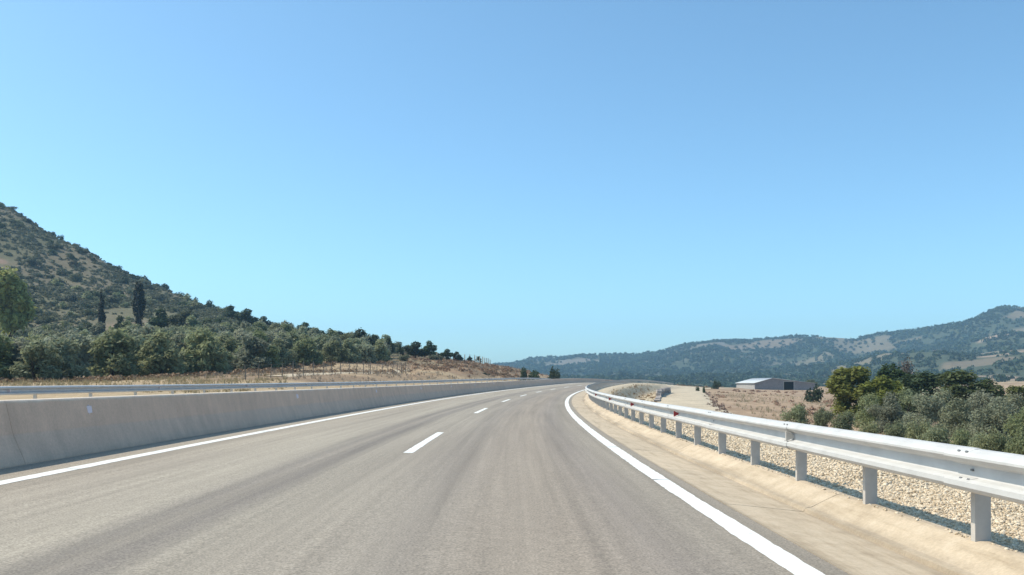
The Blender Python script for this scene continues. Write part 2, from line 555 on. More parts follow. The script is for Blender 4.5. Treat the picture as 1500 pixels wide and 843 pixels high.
# ------------------------------------------------------------------ mesh helpers
def mesh_np(name, v, faces, mat=None, uv=None, tint=None, smooth=False):
    """Mesh from numpy vertices (n,3) and faces (m,k) with a constant k, or a list of lists."""
    me = bpy.data.meshes.new(name)
    v = np.asarray(v, np.float32)
    if isinstance(faces, list):
        me.from_pydata(v.tolist(), [], faces)
    else:
        faces = np.asarray(faces, np.int32)
        nf, k = faces.shape
        me.vertices.add(len(v))
        me.vertices.foreach_set('co', v.ravel())
        me.loops.add(nf * k)
        me.loops.foreach_set('vertex_index', faces.ravel())
        me.polygons.add(nf)
        me.polygons.foreach_set('loop_start', np.arange(0, nf * k, k, dtype=np.int32))
        me.polygons.foreach_set('loop_total', np.full(nf, k, np.int32))
        me.update(calc_edges=True)
    if uv is not None:
        li = np.empty(len(me.loops), np.int32)
        me.loops.foreach_get('vertex_index', li)
        lay = me.uv_layers.new(name='uv')
        lay.data.foreach_set('uv', np.asarray(uv, np.float32)[li].ravel())
    if tint is not None:
        a = me.attributes.new('tint', 'FLOAT', 'POINT')
        a.data.foreach_set('value', np.asarray(tint, np.float32))
    if mat:
        me.materials.append(M[mat])
    if smooth:
        me.polygons.foreach_set('use_smooth', np.ones(len(me.polygons), bool))
    return me


def obj(name, me, parent=None, label=None, cat=None, group=None, kind=None, loc=None):
    o = bpy.data.objects.new(name, me)
    COL.objects.link(o)
    if parent is not None:
        o.parent = parent
    if label:
        o['label'] = label
    if cat:
        o['category'] = cat
    if group:
        o['group'] = group
    if kind:
        o['kind'] = kind
    if loc is not None:
        o.location = loc
    return o


def empty(name, loc=(0, 0, 0), **kw):
    return obj(name, None, loc=loc, **kw)


def grid_faces(nr, nc):
    i = np.arange((nr - 1) * (nc - 1))
    r, c = i // (nc - 1), i % (nc - 1)
    a = r * nc + c
    return np.stack([a, a + 1, a + nc + 1, a + nc], 1)


def sweep(s, prof, uvmode='os'):
    """Surface swept along the road: prof = [(o, dz)], s = arc lengths. Faces look up for o increasing."""
    s = np.asarray(s, float)
    prof = np.asarray(prof, float)
    ss = np.repeat(s, len(prof))
    oo_ = np.tile(prof[:, 0], len(s))
    dz = np.tile(prof[:, 1], len(s))
    v = P(ss, oo_, dz)
    if uvmode == 'os':
        uv = np.stack([oo_, ss], 1)
    else:
        uv = np.stack([dz, ss], 1)
    return v, grid_faces(len(s), len(prof)), uv


def closed_sweep(name, s, prof, mat, uvmode='os'):
    """Closed prism along the road with end caps; prof listed as a closed ring."""
    s = np.asarray(s, float)
    k = len(prof)
    v, _, uv = sweep(s, prof, uvmode)
    f = []
    for i in range(len(s) - 1):
        for j in range(k):
            a, b2 = i * k + j, i * k + (j + 1) % k
            f.append([a, b2, b2 + k, a + k])
    f.append(list(range(k))[::-1])
    e = (len(s) - 1) * k
    f.append([e + j for j in range(k)])
    me = mesh_np(name, v, f, mat, uv)
    return me


def box_v(cx, cy, cz, sx, sy, sz):
    v = np.array([[x, y, z] for z in (-.5, .5) for y in (-.5, .5) for x in (-.5, .5)]) * [sx, sy, sz] + [cx, cy, cz]
    f = [[0, 2, 3, 1], [4, 5, 7, 6], [0, 1, 5, 4], [1, 3, 7, 5], [3, 2, 6, 7], [2, 0, 4, 6]]
    return v, f


def join(parts):
    V, Fc, n = [], [], 0
    for v, f in parts:
        V.append(np.asarray(v, float))
        Fc += [[i + n for i in q] for q in f]
        n += len(v)
    return np.concatenate(V), Fc


def tube(pts, radii, k=6):
    pts = np.asarray(pts, float)
    V, Fc = [], []
    for i, (p, r) in enumerate(zip(pts, radii)):
        d = pts[min(i + 1, len(pts) - 1)] - pts[max(i - 1, 0)]
        d = d / (np.linalg.norm(d) + 1e-9)
        a = np.cross(d, [0.3, 1, .1] if abs(d[1]) < .9 else [1, 0, 0])
        a /= np.linalg.norm(a)
        b_ = np.cross(d, a)
        for j in range(k):
            t = 2 * math.pi * j / k
            V.append(p + r * (math.cos(t) * a + math.sin(t) * b_))
    for i in range(len(pts) - 1):
        for j in range(k):
            q, w = i * k + j, i * k + (j + 1) % k
            Fc.append([q, w, w + k, q + k])
    Fc.append(list(range(k))[::-1])
    Fc.append([(len(pts) - 1) * k + j for j in range(k)])
    return np.array(V), Fc


def along_frame(s):
    """Yaw of the road at s, for objects placed beside it (local +Y along the road, +X to the right)."""
    return -float(np.interp(s, S_, _th))


# ------------------------------------------------------------------ the ground
def make_ground():
    deg = np.concatenate([np.arange(-180, -60, 4.), np.arange(-60, -32, .7), np.arange(-32, 32, .115), np.arange(32, 60, .7), np.arange(60, 180.1, 4.)])
    ang = np.radians(deg)
    r = [1.0]
    while r[-1] < 3500:
        r.append(r[-1] * (1.05 if r[-1] < 20 else 1.013 if r[-1] < 400 else 1.009 if r[-1] < 2700 else 1.03))
    r = np.array(r)
    A, RR = np.meshgrid(ang, r)
    x, y = (np.sin(A) * RR).ravel(), (np.cos(A) * RR).ravel()
    z = terrain(x, y)
    v = np.stack([x, y, z], 1)
    f = grid_faces(len(r), len(ang))[:, ::-1]
    me = mesh_np('ground', v, f, 'ground', smooth=True)
    # land cover
    d = np.hypot(x, y)
    Z = np.maximum(y, 1)
    px = 750 + F * x / np.maximum(Z, 3)
    tan = np.array([.40, .30, .19])
    brown = np.array([.27, .19, .125])
    red = np.array([.25, .15, .10])
    olive = np.array([.120, .118, .068])
    forest = np.array([.062, .076, .048])
    pale = np.array([.50, .42, .30])
    n_a = fbm(x / 23, y / 23, 21)
    n_b = fbm(x / 70, y / 70, 22)
    n_c = fbm(x / 6, y / 6, 23)
    c = tan[None] * (1 - sstep(.42, .62, n_a))[:, None] + brown[None] * sstep(.42, .62, n_a)[:, None]

    def blend(c, colr, w):
        return c * (1 - w[:, None]) + colr[None] * w[:, None]
    # left hill: dry grass and olive-drab scrub floor, a bare reddish patch near the left edge
    left = (px < 720).astype(float)
    hill = left * sstep(170, 260, d) * (1 - sstep(800, 1000, d))
    c = blend(c, np.array([.150, .130, .086]), hill * .95)
    c = blend(c, olive, hill * sstep(.42, .58, fbm(x / 38, y / 38, 31)) * .8)
    c = blend(c, np.array([.24, .165, .12]), left * sstep(.6, .9, 1 - np.hypot((px - 2) / 36, (Z - 445) / 24)) * (Z > 300))
    c = blend(c, np.array([.19, .145, .10]), left * sstep(.3, .7, 1 - np.hypot((px - 190) / 80, (Z - 300) / 50)))
    # reddish bank at the end of the left side
    c = blend(c, np.array([.33, .215, .13]), ((px > 600) & (px < 850) & (d < 330)).astype(float) * sstep(.4, .6, n_c) * .8)
    # the right-hand field
    right = ((px > 860) & (d < 520)).astype(float)
    c = blend(c, np.array([.37, .265, .185]), right * .85)
    c = blend(c, brown, right * sstep(.5, .66, fbm(x / 30, y / 8, 41)) * .7)
    # far hills
    far = sstep(600, 800, d)
    c = blend(c, forest, far)
    fb = fbm(x / 120, y / 170, 51, 5)
    dry = sstep(.52, .60, fb)
    c = blend(c, np.array([.20, .165, .115]), far * dry * (.25 + .55 * sstep(1000, 1350, px)))

    def patch(c, colr, cx, cz, wx, wz, k=.9):
        q = np.hypot((px - cx) / wx, (Z - cz) / wz) + (fbm(x / 60, y / 60, int(cx)) - .5) * .9
        return blend(c, colr, far * k * (1 - sstep(.75, 1.0, q)))
    for args in FIELDS:
        c = patch(c, *args)
    # banks beside the road and gravelly ground by the far carriageway
    s = np.full(len(x), 999.)
    o = np.full(len(x), 999.)
    nr = d < 400
    s[nr], o[nr] = so_of(x[nr], y[nr])
    c = blend(c, pale, (nr & (s < 330)) * (1 - sstep(5.5, 8.5, abs(o - 1.5) + (n_c - .5) * 3)) * .9)
    c = blend(c, np.array([.40, .31, .20]), (nr & (s < 330)) * (1 - sstep(26, 29, abs(o))) * (o < 0) * .7)
    a = me.attributes.new('cover', 'FLOAT_COLOR', 'POINT')
    a.data.foreach_set('color', np.concatenate([c, np.ones((len(c), 1))], 1).astype(np.float32).ravel())
    obj('ground', me, kind='structure', label='dry tan ground rising into scrub hills on both sides of the road')


T_FIELD = np.array([.19, .15, .105])
P_FIELD = np.array([.30, .22, .16])
G_FIELD = np.array([.20, .175, .145])
FIELDS = [(T_FIELD, 1125, 2060, 75, 90), (T_FIELD, 1235, 2110, 45, 60, .7), (G_FIELD, 845, 2200, 45, 110, .8), (T_FIELD, 800, 2300, 25, 60, .6),
          (P_FIELD, 1480, 1420, 50, 40), (P_FIELD, 1465, 1180, 40, 30), (P_FIELD, 1490, 980, 60, 45), (T_FIELD, 1420, 900, 60, 50, .8),
          (P_FIELD, 1450, 700, 60, 70, .9), (T_FIELD, 1360, 1550, 40, 30, .8), (T_FIELD, 1500, 1700, 30, 40, .7), (G_FIELD, 1040, 2150, 30, 50, .7),
          (T_FIELD, 1330, 1850, 30, 20, .7), (T_FIELD, 1395, 1250, 25, 30, .6), (T_FIELD, 1490, 1830, 25, 20, .6)]
make_ground()

# ------------------------------------------------------------------ road, markings, gutter, verges
sr = np.concatenate([np.arange(-30, 60, 1.), np.arange(60, 300, 2.)])
v, f, uv = sweep(sr, [(o, 0.0) for o in np.linspace(-8.5, .34, 14)])
road = obj('road', mesh_np('road', v, f[:, ::-1], 'asphalt', uv), kind='structure', label='dusty pale grey two-lane carriageway curving to the right')


def strip(name, s0, s1, o0, o1, dz, mat, parent, step=1.0):
    s = np.unique(np.concatenate([np.linspace(s0, s1, max(2, int((s1 - s0) / step) + 1)), np.arange(max(s0, 3), min(s1, 30), .12)]))
    near = np.clip((s - s0) * (s1 - s), 0, 1)
    v = np.concatenate([P(s, o0 + R0.normal(0, .0035, len(s)) + (fbm(s * 1.3, s * 0 + o0, 41) - .5) * .02, dz)[:, None],
                        P(s, np.full(len(s), (o0 + o1) / 2), dz)[:, None],
                        P(s, o1 + R0.normal(0, .0035, len(s)) + (fbm(s * 1.3, s * 0 + o1, 42) - .5) * .02, dz)[:, None]], 1).reshape(-1, 3)
    return obj(name, mesh_np(name, v, grid_faces(len(s), 3)[:, ::-1], mat), parent)


strip('edge_line', -25, 298, -.105, .105, .004, 'road_paint', road)
strip('edge_line', -25, 298, -7.68, -7.47, .004, 'road_paint', road)
for k in range(15):
    s0 = [15.6, 35.0, 53.0, 70.0][k] if k < 4 else 70.0 + 17.6 * (k - 3)
    strip('lane_dash', s0, s0 + 6.3, -3.75, -3.59, .004, 'road_paint', road)
v, f, uv = sweep(sr, [(o, 0.0) for o in np.linspace(-18.9, -8.9, 10)])
road2 = obj('road', mesh_np('road', v, f[:, ::-1], 'asphalt', uv), kind='structure', label='opposite carriageway hidden behind the concrete median wall')
strip('edge_line', -25, 298, -9.75, -9.55, .004, 'road_paint', road2)
strip('edge_line', -25, 298, -17.6, -17.4, .004, 'road_paint', road2)

# gutter in slabs with open joints
gut = empty('gutter', kind='structure', label='cream concrete gutter slabs with a raised kerb along the right edge')
GP = [(.285, .006), (.45, -.004), (.75, -.03), (1.07, -.058), (1.09, -.058), (1.105, -.026), (1.125, -.018), (1.17, -.010), (1.31, .062), (1.43, .120), (1.47, .130), (1.53, .130),
      (1.53, -.35), (.285, -.35)]
s0 = 1.75 - 8
while s0 < 255:
    L = 3.96
    sl = np.linspace(s0 + .003, s0 + L - .003, 5)
    jit = random.uniform(-.004, .004)
    pr = [(o + random.uniform(-.003, .003), z + (jit if z > -.3 else 0)) for o, z in GP]
    obj('concrete_slab', closed_sweep('concrete_slab', sl, pr, 'gutter_concrete'), gut)
    s0 += L

# gravel verge behind the kerb
def verge_w(s):
    return 1 - .62 * sstep(30, 62, np.asarray(s, float))


def verge_h(s, o):
    oo_ = 1.5 + (o - 1.5) / verge_w(s)
    base = np.interp(oo_, [1.50, 2.0, 4.5, 5.6, 7.0], [.105, .10, .06, -.03, -.35])
    return base + (fbm(s * 1.1, o * 1.1, 61) - .5) * .09 * sstep(1.5, 2.2, o)


vs = np.concatenate([np.arange(-12, 40, .3), np.arange(40, 260, 1.)])
vo = np.concatenate([np.arange(1.50, 4, .2), np.arange(4, 7.3, .4)])
SS, OO = np.meshgrid(vs, vo, indexing='ij')
OO = 1.5 + (OO - 1.5) * verge_w(SS)
v = P(SS.ravel(), OO.ravel(), verge_h(SS.ravel(), OO.ravel()))
obj('gravel_verge', mesh_np('gravel_verge', v, grid_faces(len(vs), len(vo))[:, ::-1], 'gravel_bed', np.stack([OO.ravel(), SS.ravel()], 1), smooth=True), kind='structure',
    label='pale gravel verge under the right crash barrier')
vo = np.array([-25, -24, -22.5, -21, -19.8, -18.9])
vz = np.array([-.4, -.05, .02, .02, .0, -.0])
vs2 = np.arange(-12, 300, 2.)
v, f, uv = sweep(vs2, np.stack([vo, vz], 1))
obj('gravel_verge', mesh_np('gravel_verge', v, f[:, ::-1], 'gravel_bed', uv, smooth=True), kind='structure', label='gravel strip along the far side of the opposite carriageway')

# loose stones on the verge: too many to count
def stones():
    ico_v = []
    t = (1 + 5 ** .5) / 2
    for a in (-1, 1):
        for b_ in (-t, t):
            ico_v += [(a, b_, 0), (0, a, b_), (b_, 0, a)]
    iv = np.array(ico_v) / math.hypot(1, t)
    # hull faces of the icosahedron
    fc = []
    n = len(iv)
    for i in range(n):
        for j in range(i + 1, n):
            for k in range(j + 1, n):
                d = [np.linalg.norm(iv[p] - iv[q]) for p, q in ((i, j), (j, k), (i, k))]
                if max(d) < 1.1:
                    nn = np.cross(iv[j] - iv[i], iv[k] - iv[i])
                    fc.append((i, j, k) if nn @ iv[i] > 0 else (i, k, j))
    fc = np.array(fc)
    out = []
    for (a, b_, o0, o1, cnt, lo, hi) in ((3.5, 10, 1.56, 6.2, 42000, .005, .018), (10, 20, 1.56, 6.2, 30000, .008, .023), (20, 36, 1.56, 6.2, 15000, .016, .034), (36, 70, 1.56, 6.0, 7000, .022, .05)):
        s = R0.uniform(a, b_, cnt)
        o = R0.uniform(o0, o1, cnt)
        r = R0.uniform(lo, hi, cnt) * R0.uniform(.7, 1.3, cnt)
        out.append((s, o, r))
    # a few on the kerb top and in the gutter
    s = R0.uniform(4, 30, 500)
    o = 1.46 + abs(R0.normal(0, .05, 500)) - .02
    out.append((s, o, R0.uniform(.006, .018, 500)))
    s, o, r = [np.concatenate(q) for q in zip(*out)]
    o = np.where(o > 1.55, 1.55 + (o - 1.55) * verge_w(s), o)
    dz = np.where(o > 1.53, verge_h(s, o), .128) + r * .25
    c = P(s, o, dz)
    n = len(s)
    # random stretch, rotation about Z and tilt
    ax = R0.uniform(.6, 1.35, (n, 3))
    ax[:, 2] *= .65
    jit = 1 + R0.uniform(-.22, .22, (n, 12))
    v = iv[None] * jit[:, :, None] * ax[:, None] * r[:, None, None]
    a = R0.uniform(0, 6.28, n)
    ca, sa = np.cos(a)[:, None], np.sin(a)[:, None]
    x, y, z = v[..., 0], v[..., 1], v[..., 2]
    x, y = x * ca - y * sa, x * sa + y * ca
    tl = R0.normal(0, .4, n)
    ct, st = np.cos(tl)[:, None], np.sin(tl)[:, None]
    y, z = y * ct - z * st, y * st + z * ct
    v = np.stack([x, y, z], -1) + c[:, None]
    fcs = (fc[None] + (np.arange(n) * 12)[:, None, None]).reshape(-1, 3)
    me = mesh_np('gravel', v.reshape(-1, 3), fcs, None, tint=np.repeat(R0.random(n), 12))
    m, nt, b = new_mat('loose_stone')
    N = NT(nt)
    at = N.n('ShaderNodeAttribute', attribute_name='tint')
    cc = N.ramp(at.outputs['Fac'], [(0, (.33, .25, .165)), (.2, (.54, .425, .29)), (.6, (.64, .515, .365)), (1, (.75, .64, .49))])
    N.l(cc, b.inputs['Base Color'])
    b.inputs['Roughness'].default_value = .9
    me.materials.append(m)
    obj('gravel', me, kind='stuff', label='loose pale gravel stones heaped on the verge behind the kerb')


stones()

# ------------------------------------------------------------------ concrete median wall
wall = empty('median_wall', label='long grey concrete median wall with a darker lower slope beside the left edge line', cat='barrier')
WP = [(-8.40, -.1), (-8.40, .02), (-8.42, .08), (-8.56, .40), (-8.66, .83), (-8.68, .85), (-8.88, .85), (-8.90, .83), (-9.0, .40), (-9.14, .08), (-9.14, -.1)]
core = [(o * .996 - .035, z - .012) for o, z in WP]
s0, k = -17.6, 0
while s0 < 285:
    L = 6.0
    pr = [(o, z) for o, z in WP]
    sl = np.linspace(s0 + .004, s0 + L - .004, 5)
    obj('wall_panel', closed_sweep('wall_panel', sl, pr, 'wall_concrete', 'zs'), wall)
    s0 += L
    k += 1
cp = [(-8.415, -.1), (-8.415, .02), (-8.435, .08), (-8.575, .395), (-8.675, .82), (-8.69, .837), (-8.87, .837), (-8.885, .82), (-8.985, .395), (-9.12, .08), (-9.12, -.1)]
obj('joint_core', closed_sweep('joint_core', np.arange(-17, 285, 3.), cp, 'wall_concrete', 'zs'), wall)
for k in range(17):
    s = 14.7 + 13.3 * k
    p = P(s, -8.618, .665)
    vv, ff = join([box_v(0, 0, 0, .03, .012, .15), box_v(.012, 0, 0, .012, .09, .11)])
    o = obj('reflector', mesh_np('reflector', vv, ff, 'white_reflector'), wall, loc=p)
    o.rotation_euler = (0, -.2, along_frame(s) - .55)

# ------------------------------------------------------------------ crash barriers
WB = [(.002, .155), (-.034, .150), (-.074, .130), (-.098, .102), (-.098, .086), (-.072, .060), (-.014, .042), (.0, .032), (.0, -.040), (-.012, -.049), (-.062, -.060),
      (-.096, -.076), (-.097, -.112), (-.078, -.136), (-.034, -.151), (.002, -.155)]


def w_ring(o0, zc, sgn=1, t=.004):
    f_ = [(o0 + sgn * o, zc + z) for o, z in WB]
    b_ = [(o0 + sgn * (o + t), zc + z) for o, z in WB][::-1]
    return f_ + b_


_v, _f = box_v(0, 0, 0, .012, .030, .014)
SLOT = mesh_np('splice_bolt', _v, _f, 'bolt_steel')


def crash_barrier(rootlab, o_rail, o_post, zc, ground, s_first, s_last, sp, sgn, refl, bolts_to):
    root = empty('crash_barrier', label=rootlab, cat='guardrail')
    n = int((s_last - s_first) / sp)
    # C-section post, web facing along the road
    zt = zc + .12
    hgt = zt - ground + .4
    w, fl, t = .115, .055, .007
    pv, pf = join([box_v(0, 0, -hgt / 2, w, t, hgt), box_v(-w / 2 + t / 2, fl / 2 + t / 2, -hgt / 2, t, fl, hgt), box_v(w / 2 - t / 2, fl / 2 + t / 2, -hgt / 2, t, fl, hgt),
                   box_v(-w / 2 + .012, fl + t / 2, -hgt / 2, .024 - .002, t - .001, hgt - .002), box_v(w / 2 - .012, fl + t / 2, -hgt / 2, .024 - .002, t - .001, hgt - .002)])
    pm = mesh_np('post', pv, pf, 'dull_steel')
    gap = abs(o_post - o_rail) - w / 2
    sv, sf = join([box_v(0, 0, 0, max(gap - .012, .03), .07, .20), box_v(-max(gap - .012, .03) / 2 - .003, 0, 0, .006, .10, .24)])
    sm = mesh_np('spacer', sv, sf, 'dull_steel')
    for i in range(n + 1):
        s = s_first + sp * i
        yaw = along_frame(s)
        p = obj('post', pm, root, loc=P(s, o_post, zt))
        p.rotation_euler = (random.uniform(-.008, .008), random.uniform(-.008, .008), yaw)
        if s < 70:
            q = obj('spacer', sm, root, loc=P(s, (o_post - sgn * w / 2 + o_rail + sgn * .004) / 2, zc))
            q.rotation_euler = (0, 0, yaw)
    # beams, two post bays each, lapped at every second post
    s0 = s_first - 4 * sp - .34
    k = 0
    while s0 < s_last:
        L = 2 * sp
        sl = np.linspace(s0, s0 + L + .32, 7)
        ring = w_ring(o_rail - sgn * .0055 * (k % 2), zc + random.uniform(-.003, .003), sgn)
        me = closed_sweep('rail_beam', sl, ring, 'galvanised_steel', 'zs')
        obj('rail_beam', me, root)
        if s0 < bolts_to and s0 > 0:
            for ds in (.03, .14):
                for dz in (.130, -.062):
                    c = P(s0 + ds, o_rail - sgn * (.078 if dz > 0 else .066), zc + dz)
                    q = obj('splice_bolt', SLOT, root, loc=c)
                    q.rotation_euler = (0, -sgn * .9, along_frame(s0))
            q = obj('splice_bolt', SLOT, root, loc=P(s0 + .09, o_rail - sgn * .012, zc))
            q.rotation_euler = (0, 0, along_frame(s0))
        s0 += L
        k += 1
    for s, colr in refl:
        # folded bracket sitting in the valley of the beam, lens toward oncoming traffic
        vv = np.array([[0, -.03, -.012], [0, -.03, .012], [-.092, -.03, .058], [-.092, -.03, -.058], [0, .03, -.012], [0, .03, .012], [-.092, .0, .058], [-.092, .0, -.058]])
        if sgn < 0:
            vv[:, 0] *= -1
        ff = [[0, 1, 2, 3], [4, 7, 6, 5], [0, 4, 5, 1], [1, 5, 6, 2], [2, 6, 7, 3], [3, 7, 4, 0]]
        o = obj('reflector', mesh_np('reflector', vv, ff, colr), root, loc=P(s, o_rail - sgn * .002, zc))
        o.rotation_euler = (0, 0, along_frame(s))
        if colr != 'red_reflector':
            o['label'] = 'bare grey metal reflector bracket'
    return root


SP = 2.08


def s_at_px(px, o):
    ss = np.arange(4, 75, .02)
    p = P(ss, np.full(len(ss), o))
    q = 750 + F * p[:, 0] / p[:, 1]
    return float(ss[np.argmin(abs(q - px))])


crash_barrier('galvanised steel crash barrier with red reflectors along the right gravel verge', 1.30, 1.49, .665, .10, 6.75 - 4 * SP, 250, SP, 1,
              [(10.62, 'dull_steel')] + [(s_at_px(a, 1.25), 'red_reflector') for a in (990, 926, 893.5, 873)] + [(66 + 11 * k, 'red_reflector') for k in range(1, 17)], 36)
crash_barrier('distant pale steel crash barrier beyond the concrete median wall', -19.25, -19.45, .60, .0, 5, 260, 2.0 * 2, -1,
              [(31 + 12 * k, 'white_reflector') for k in range(0, 12)], 0)


# ------------------------------------------------------------------ fences
def ground_pt(px, Z):
    x = (px - 750) / F * Z
    return np.array([x, Z, float(terrain([x], [Z])[0])])


def fence(label, pts, hgt, r, mat, spacing, wires=3):
    root = empty('wire_fence', label=label, cat='fence')
    pts = np.array(pts)
    seg = np.r_[0, np.cumsum(np.hypot(np.diff(pts[:, 0]), np.diff(pts[:, 1])))]
    d = np.arange(0, seg[-1], spacing)
    x, y = np.interp(d, seg, pts[:, 0]), np.interp(d, seg, pts[:, 1])
    z = terrain(x, y)
    tops = []
    for i in range(len(d)):
        h = hgt * random.uniform(.9, 1.08)
        lean = np.array([random.uniform(-.07, .07), random.uniform(-.07, .07), 0]) * h
        vv, ff = tube([[0, 0, -.3], lean * .5 + [0, 0, h * .5], lean + [0, 0, h]], [r, r * .95, r * .8], 6)
        obj('fence_post', mesh_np('fence_post', vv, ff, mat), root, loc=(x[i], y[i], z[i]))
        tops.append(np.array([x[i], y[i], z[i]]) + lean)
    parts = []
    for w in range(wires):
        hh = hgt * (.3 + .3 * w)
        parts.append(tube([t + [0, 0, hh] for t in tops], [.008] * len(tops), 3))
    vv, ff = join(parts)
    obj('fence_wires', mesh_np('fence_wires', vv, ff, 'wire'), root)
    return root


def xy(px, Z):
    return ((px - 750) / F * Z, Z)


fence('dark post and wire fence beside the pale track on the left field', [xy(360, 98), xy(440, 112), xy(510, 127), xy(560, 142), xy(600, 160)], 1.7, .06, 'weathered_post', 3.0)
fence('pale post fence climbing the skyline of the left bank', [xy(640, 228), xy(672, 240), xy(694, 246), xy(706, 238), xy(720, 226)], 1.8, .13, 'pale_post', 2.6)

# ------------------------------------------------------------------ dirt tracks
def track(label, pts, widths, dz=.18):
    pts = np.array(pts)
    t = np.r_[0, np.cumsum(np.hypot(np.diff(pts[:, 0]), np.diff(pts[:, 1])))]
    d = np.linspace(0, t[-1], int(t[-1] / 1.5))
    x, y = np.interp(d, t, pts[:, 0]), np.interp(d, t, pts[:, 1])
    kern = np.ones(9) / 9
    xp, yp = np.pad(x, 4, 'edge'), np.pad(y, 4, 'edge')
    x, y = np.convolve(xp, kern, 'valid'), np.convolve(yp, kern, 'valid')
    w = np.interp(d, t, widths)
    tx, ty = np.gradient(x), np.gradient(y)
    L = np.hypot(tx, ty)
    nx, ny = ty / L, -tx / L
    rows = []
    cols = np.linspace(-.5, .5, 9)
    for q in cols:
        e = (fbm(d / 5, d * 0 + q * 3, 77) - .5) * 1.2 * (abs(q) > .4)
        xx, yy = x + nx * (q * w + e), y + ny * (q * w + e)
        zz = terrain(xx, yy) + dz - (.16 if abs(q) > .45 else 0)
        rows.append(np.stack([xx, yy, zz], 1))
    v = np.stack(rows, 1).reshape(-1, 3)
    obj('dirt_track', mesh_np('dirt_track', v, grid_faces(len(d), len(cols))[:, ::-1], 'dirt_track', smooth=True), kind='structure', label=label)


TRK = [xy(1085, 60), xy(1035, 78), xy(1008, 110), xy(1001, 160), xy(1000, 230), xy(1003, 320)]
track('pale dirt track running up the field right of the crash barrier', TRK, [9, 8, 7.5, 8.5, 10.5, 13])
track('narrow pale track behind the fence on the left field', [xy(395, 106), xy(420, 112), xy(490, 128), xy(545, 146), xy(600, 168)], [3.2, 3.2, 3.2, 3.2, 2.6], .07)


# ------------------------------------------------------------------ shed
def shed():
    Z0 = 300
    c = ground_pt(1134, Z0 + 11)
    root = empty('farm_shed', loc=c + np.array([0, 0, -.2]), label='long low grey farm shed with a pale sheet roof and one dark doorway', cat='shed')
    root.rotation_euler = (0, 0, math.radians(1))
    W, D, He, Hr = 19.4, 23.0, 2.5, 4.1                # gable front, depth, eaves, ridge
    t = .25
    x0, x1 = -W / 2, W / 2
    XR = -W / 2 + .30 * W
    dx0, dx1, dh = -.3, 2.9, 3.0                       # doorway

    def ztop(x):
        return He + (Hr - He) * (1 - (XR - x) / (XR + W / 2) if x < XR else 1 - (x - XR) / (W / 2 - XR))
    # gable front with the opening left out
    xs = [x0, dx0, dx1, x1]
    parts = []

    def wallpoly(poly, y):
        n = len(poly)
        vv = [(a, y, b_) for a, b_ in poly] + [(a, y + t, b_) for a, b_ in poly]
        ff = [list(range(n)), list(range(n, 2 * n))[::-1]] + [[i, i + n, (i + 1) % n + n, (i + 1) % n] for i in range(n)]
        return vv, ff
    parts.append(wallpoly([(x0, 0), (dx0, 0), (dx0, ztop(dx0)), (XR, Hr), (x0, He)], -D / 2))
    parts.append(wallpoly([(dx0, dh), (dx1, dh), (dx1, ztop(dx1)), (dx0, ztop(dx0))], -D / 2 + .003))
    parts.append(wallpoly([(dx1, 0), (x1, 0), (x1, He), (dx1, ztop(dx1))], -D / 2))
    vv, ff = join(parts)
    obj('gable_wall', mesh_np('gable_wall', vv, ff, 'shade_tone_wall'), root)
    vv, ff = join([wallpoly([(x0, 0), (x1, 0), (x1, He), (XR, Hr), (x0, He)], D / 2 - t)])
    obj('gable_wall', mesh_np('gable_wall', vv, ff, 'shade_tone_wall'), root)
    for sx in (-1, 1):
        vv, ff = box_v(sx * (W / 2 - t / 2 - .003), 0, He / 2 - .01, t, D - 2 * t - .01, He - .02)
        obj('side_wall', mesh_np('side_wall', vv, ff, 'sun_tone_wall'), root)
    for sx in (-1, 1):
        # corrugated sheet roof slope
        n = 60
        ys = np.linspace(-D / 2 - .35, D / 2 + .35, n)
        zc = .045 * (np.arange(n) % 2)
        a = np.stack([np.zeros(n) + XR + sx * .02, ys, Hr + .05 + zc], 1)
        b_ = np.stack([np.full(n, sx * (W / 2 + .45)), ys, He - .03 + zc], 1)
        vv = np.stack([a, b_], 1).reshape(-1, 3)
        ff = grid_faces(n, 2)
        me = mesh_np('roof_slope', vv, ff, 'sheet_roof')
        o = obj('roof_slope', me, root)
        so_ = o.modifiers.new('thick', 'SOLIDIFY')
        so_.thickness = .05
    vv, ff = join([box_v((dx0 + dx1) / 2, -D / 2 + .01, dh + .06, dx1 - dx0 + .3, .1, .12), box_v(dx0 - .06, -D / 2 + .01, dh / 2, .12, .1, dh), box_v(dx1 + .06, -D / 2 + .01, dh / 2, .12, .1, dh)])
    fr = obj('door_frame', mesh_np('door_frame', vv, ff, 'dull_steel'), root)
    vv, ff = box_v((dx0 + dx1) / 2, -D / 2 + 1.5, dh / 2, dx1 - dx0 + 1.2, .08, dh)
    obj('doorway_shade', mesh_np('doorway_shade', vv, ff, 'dark_inside'), root)  # near-black sheet set behind the opening paints the shade inside
    return root


shed()

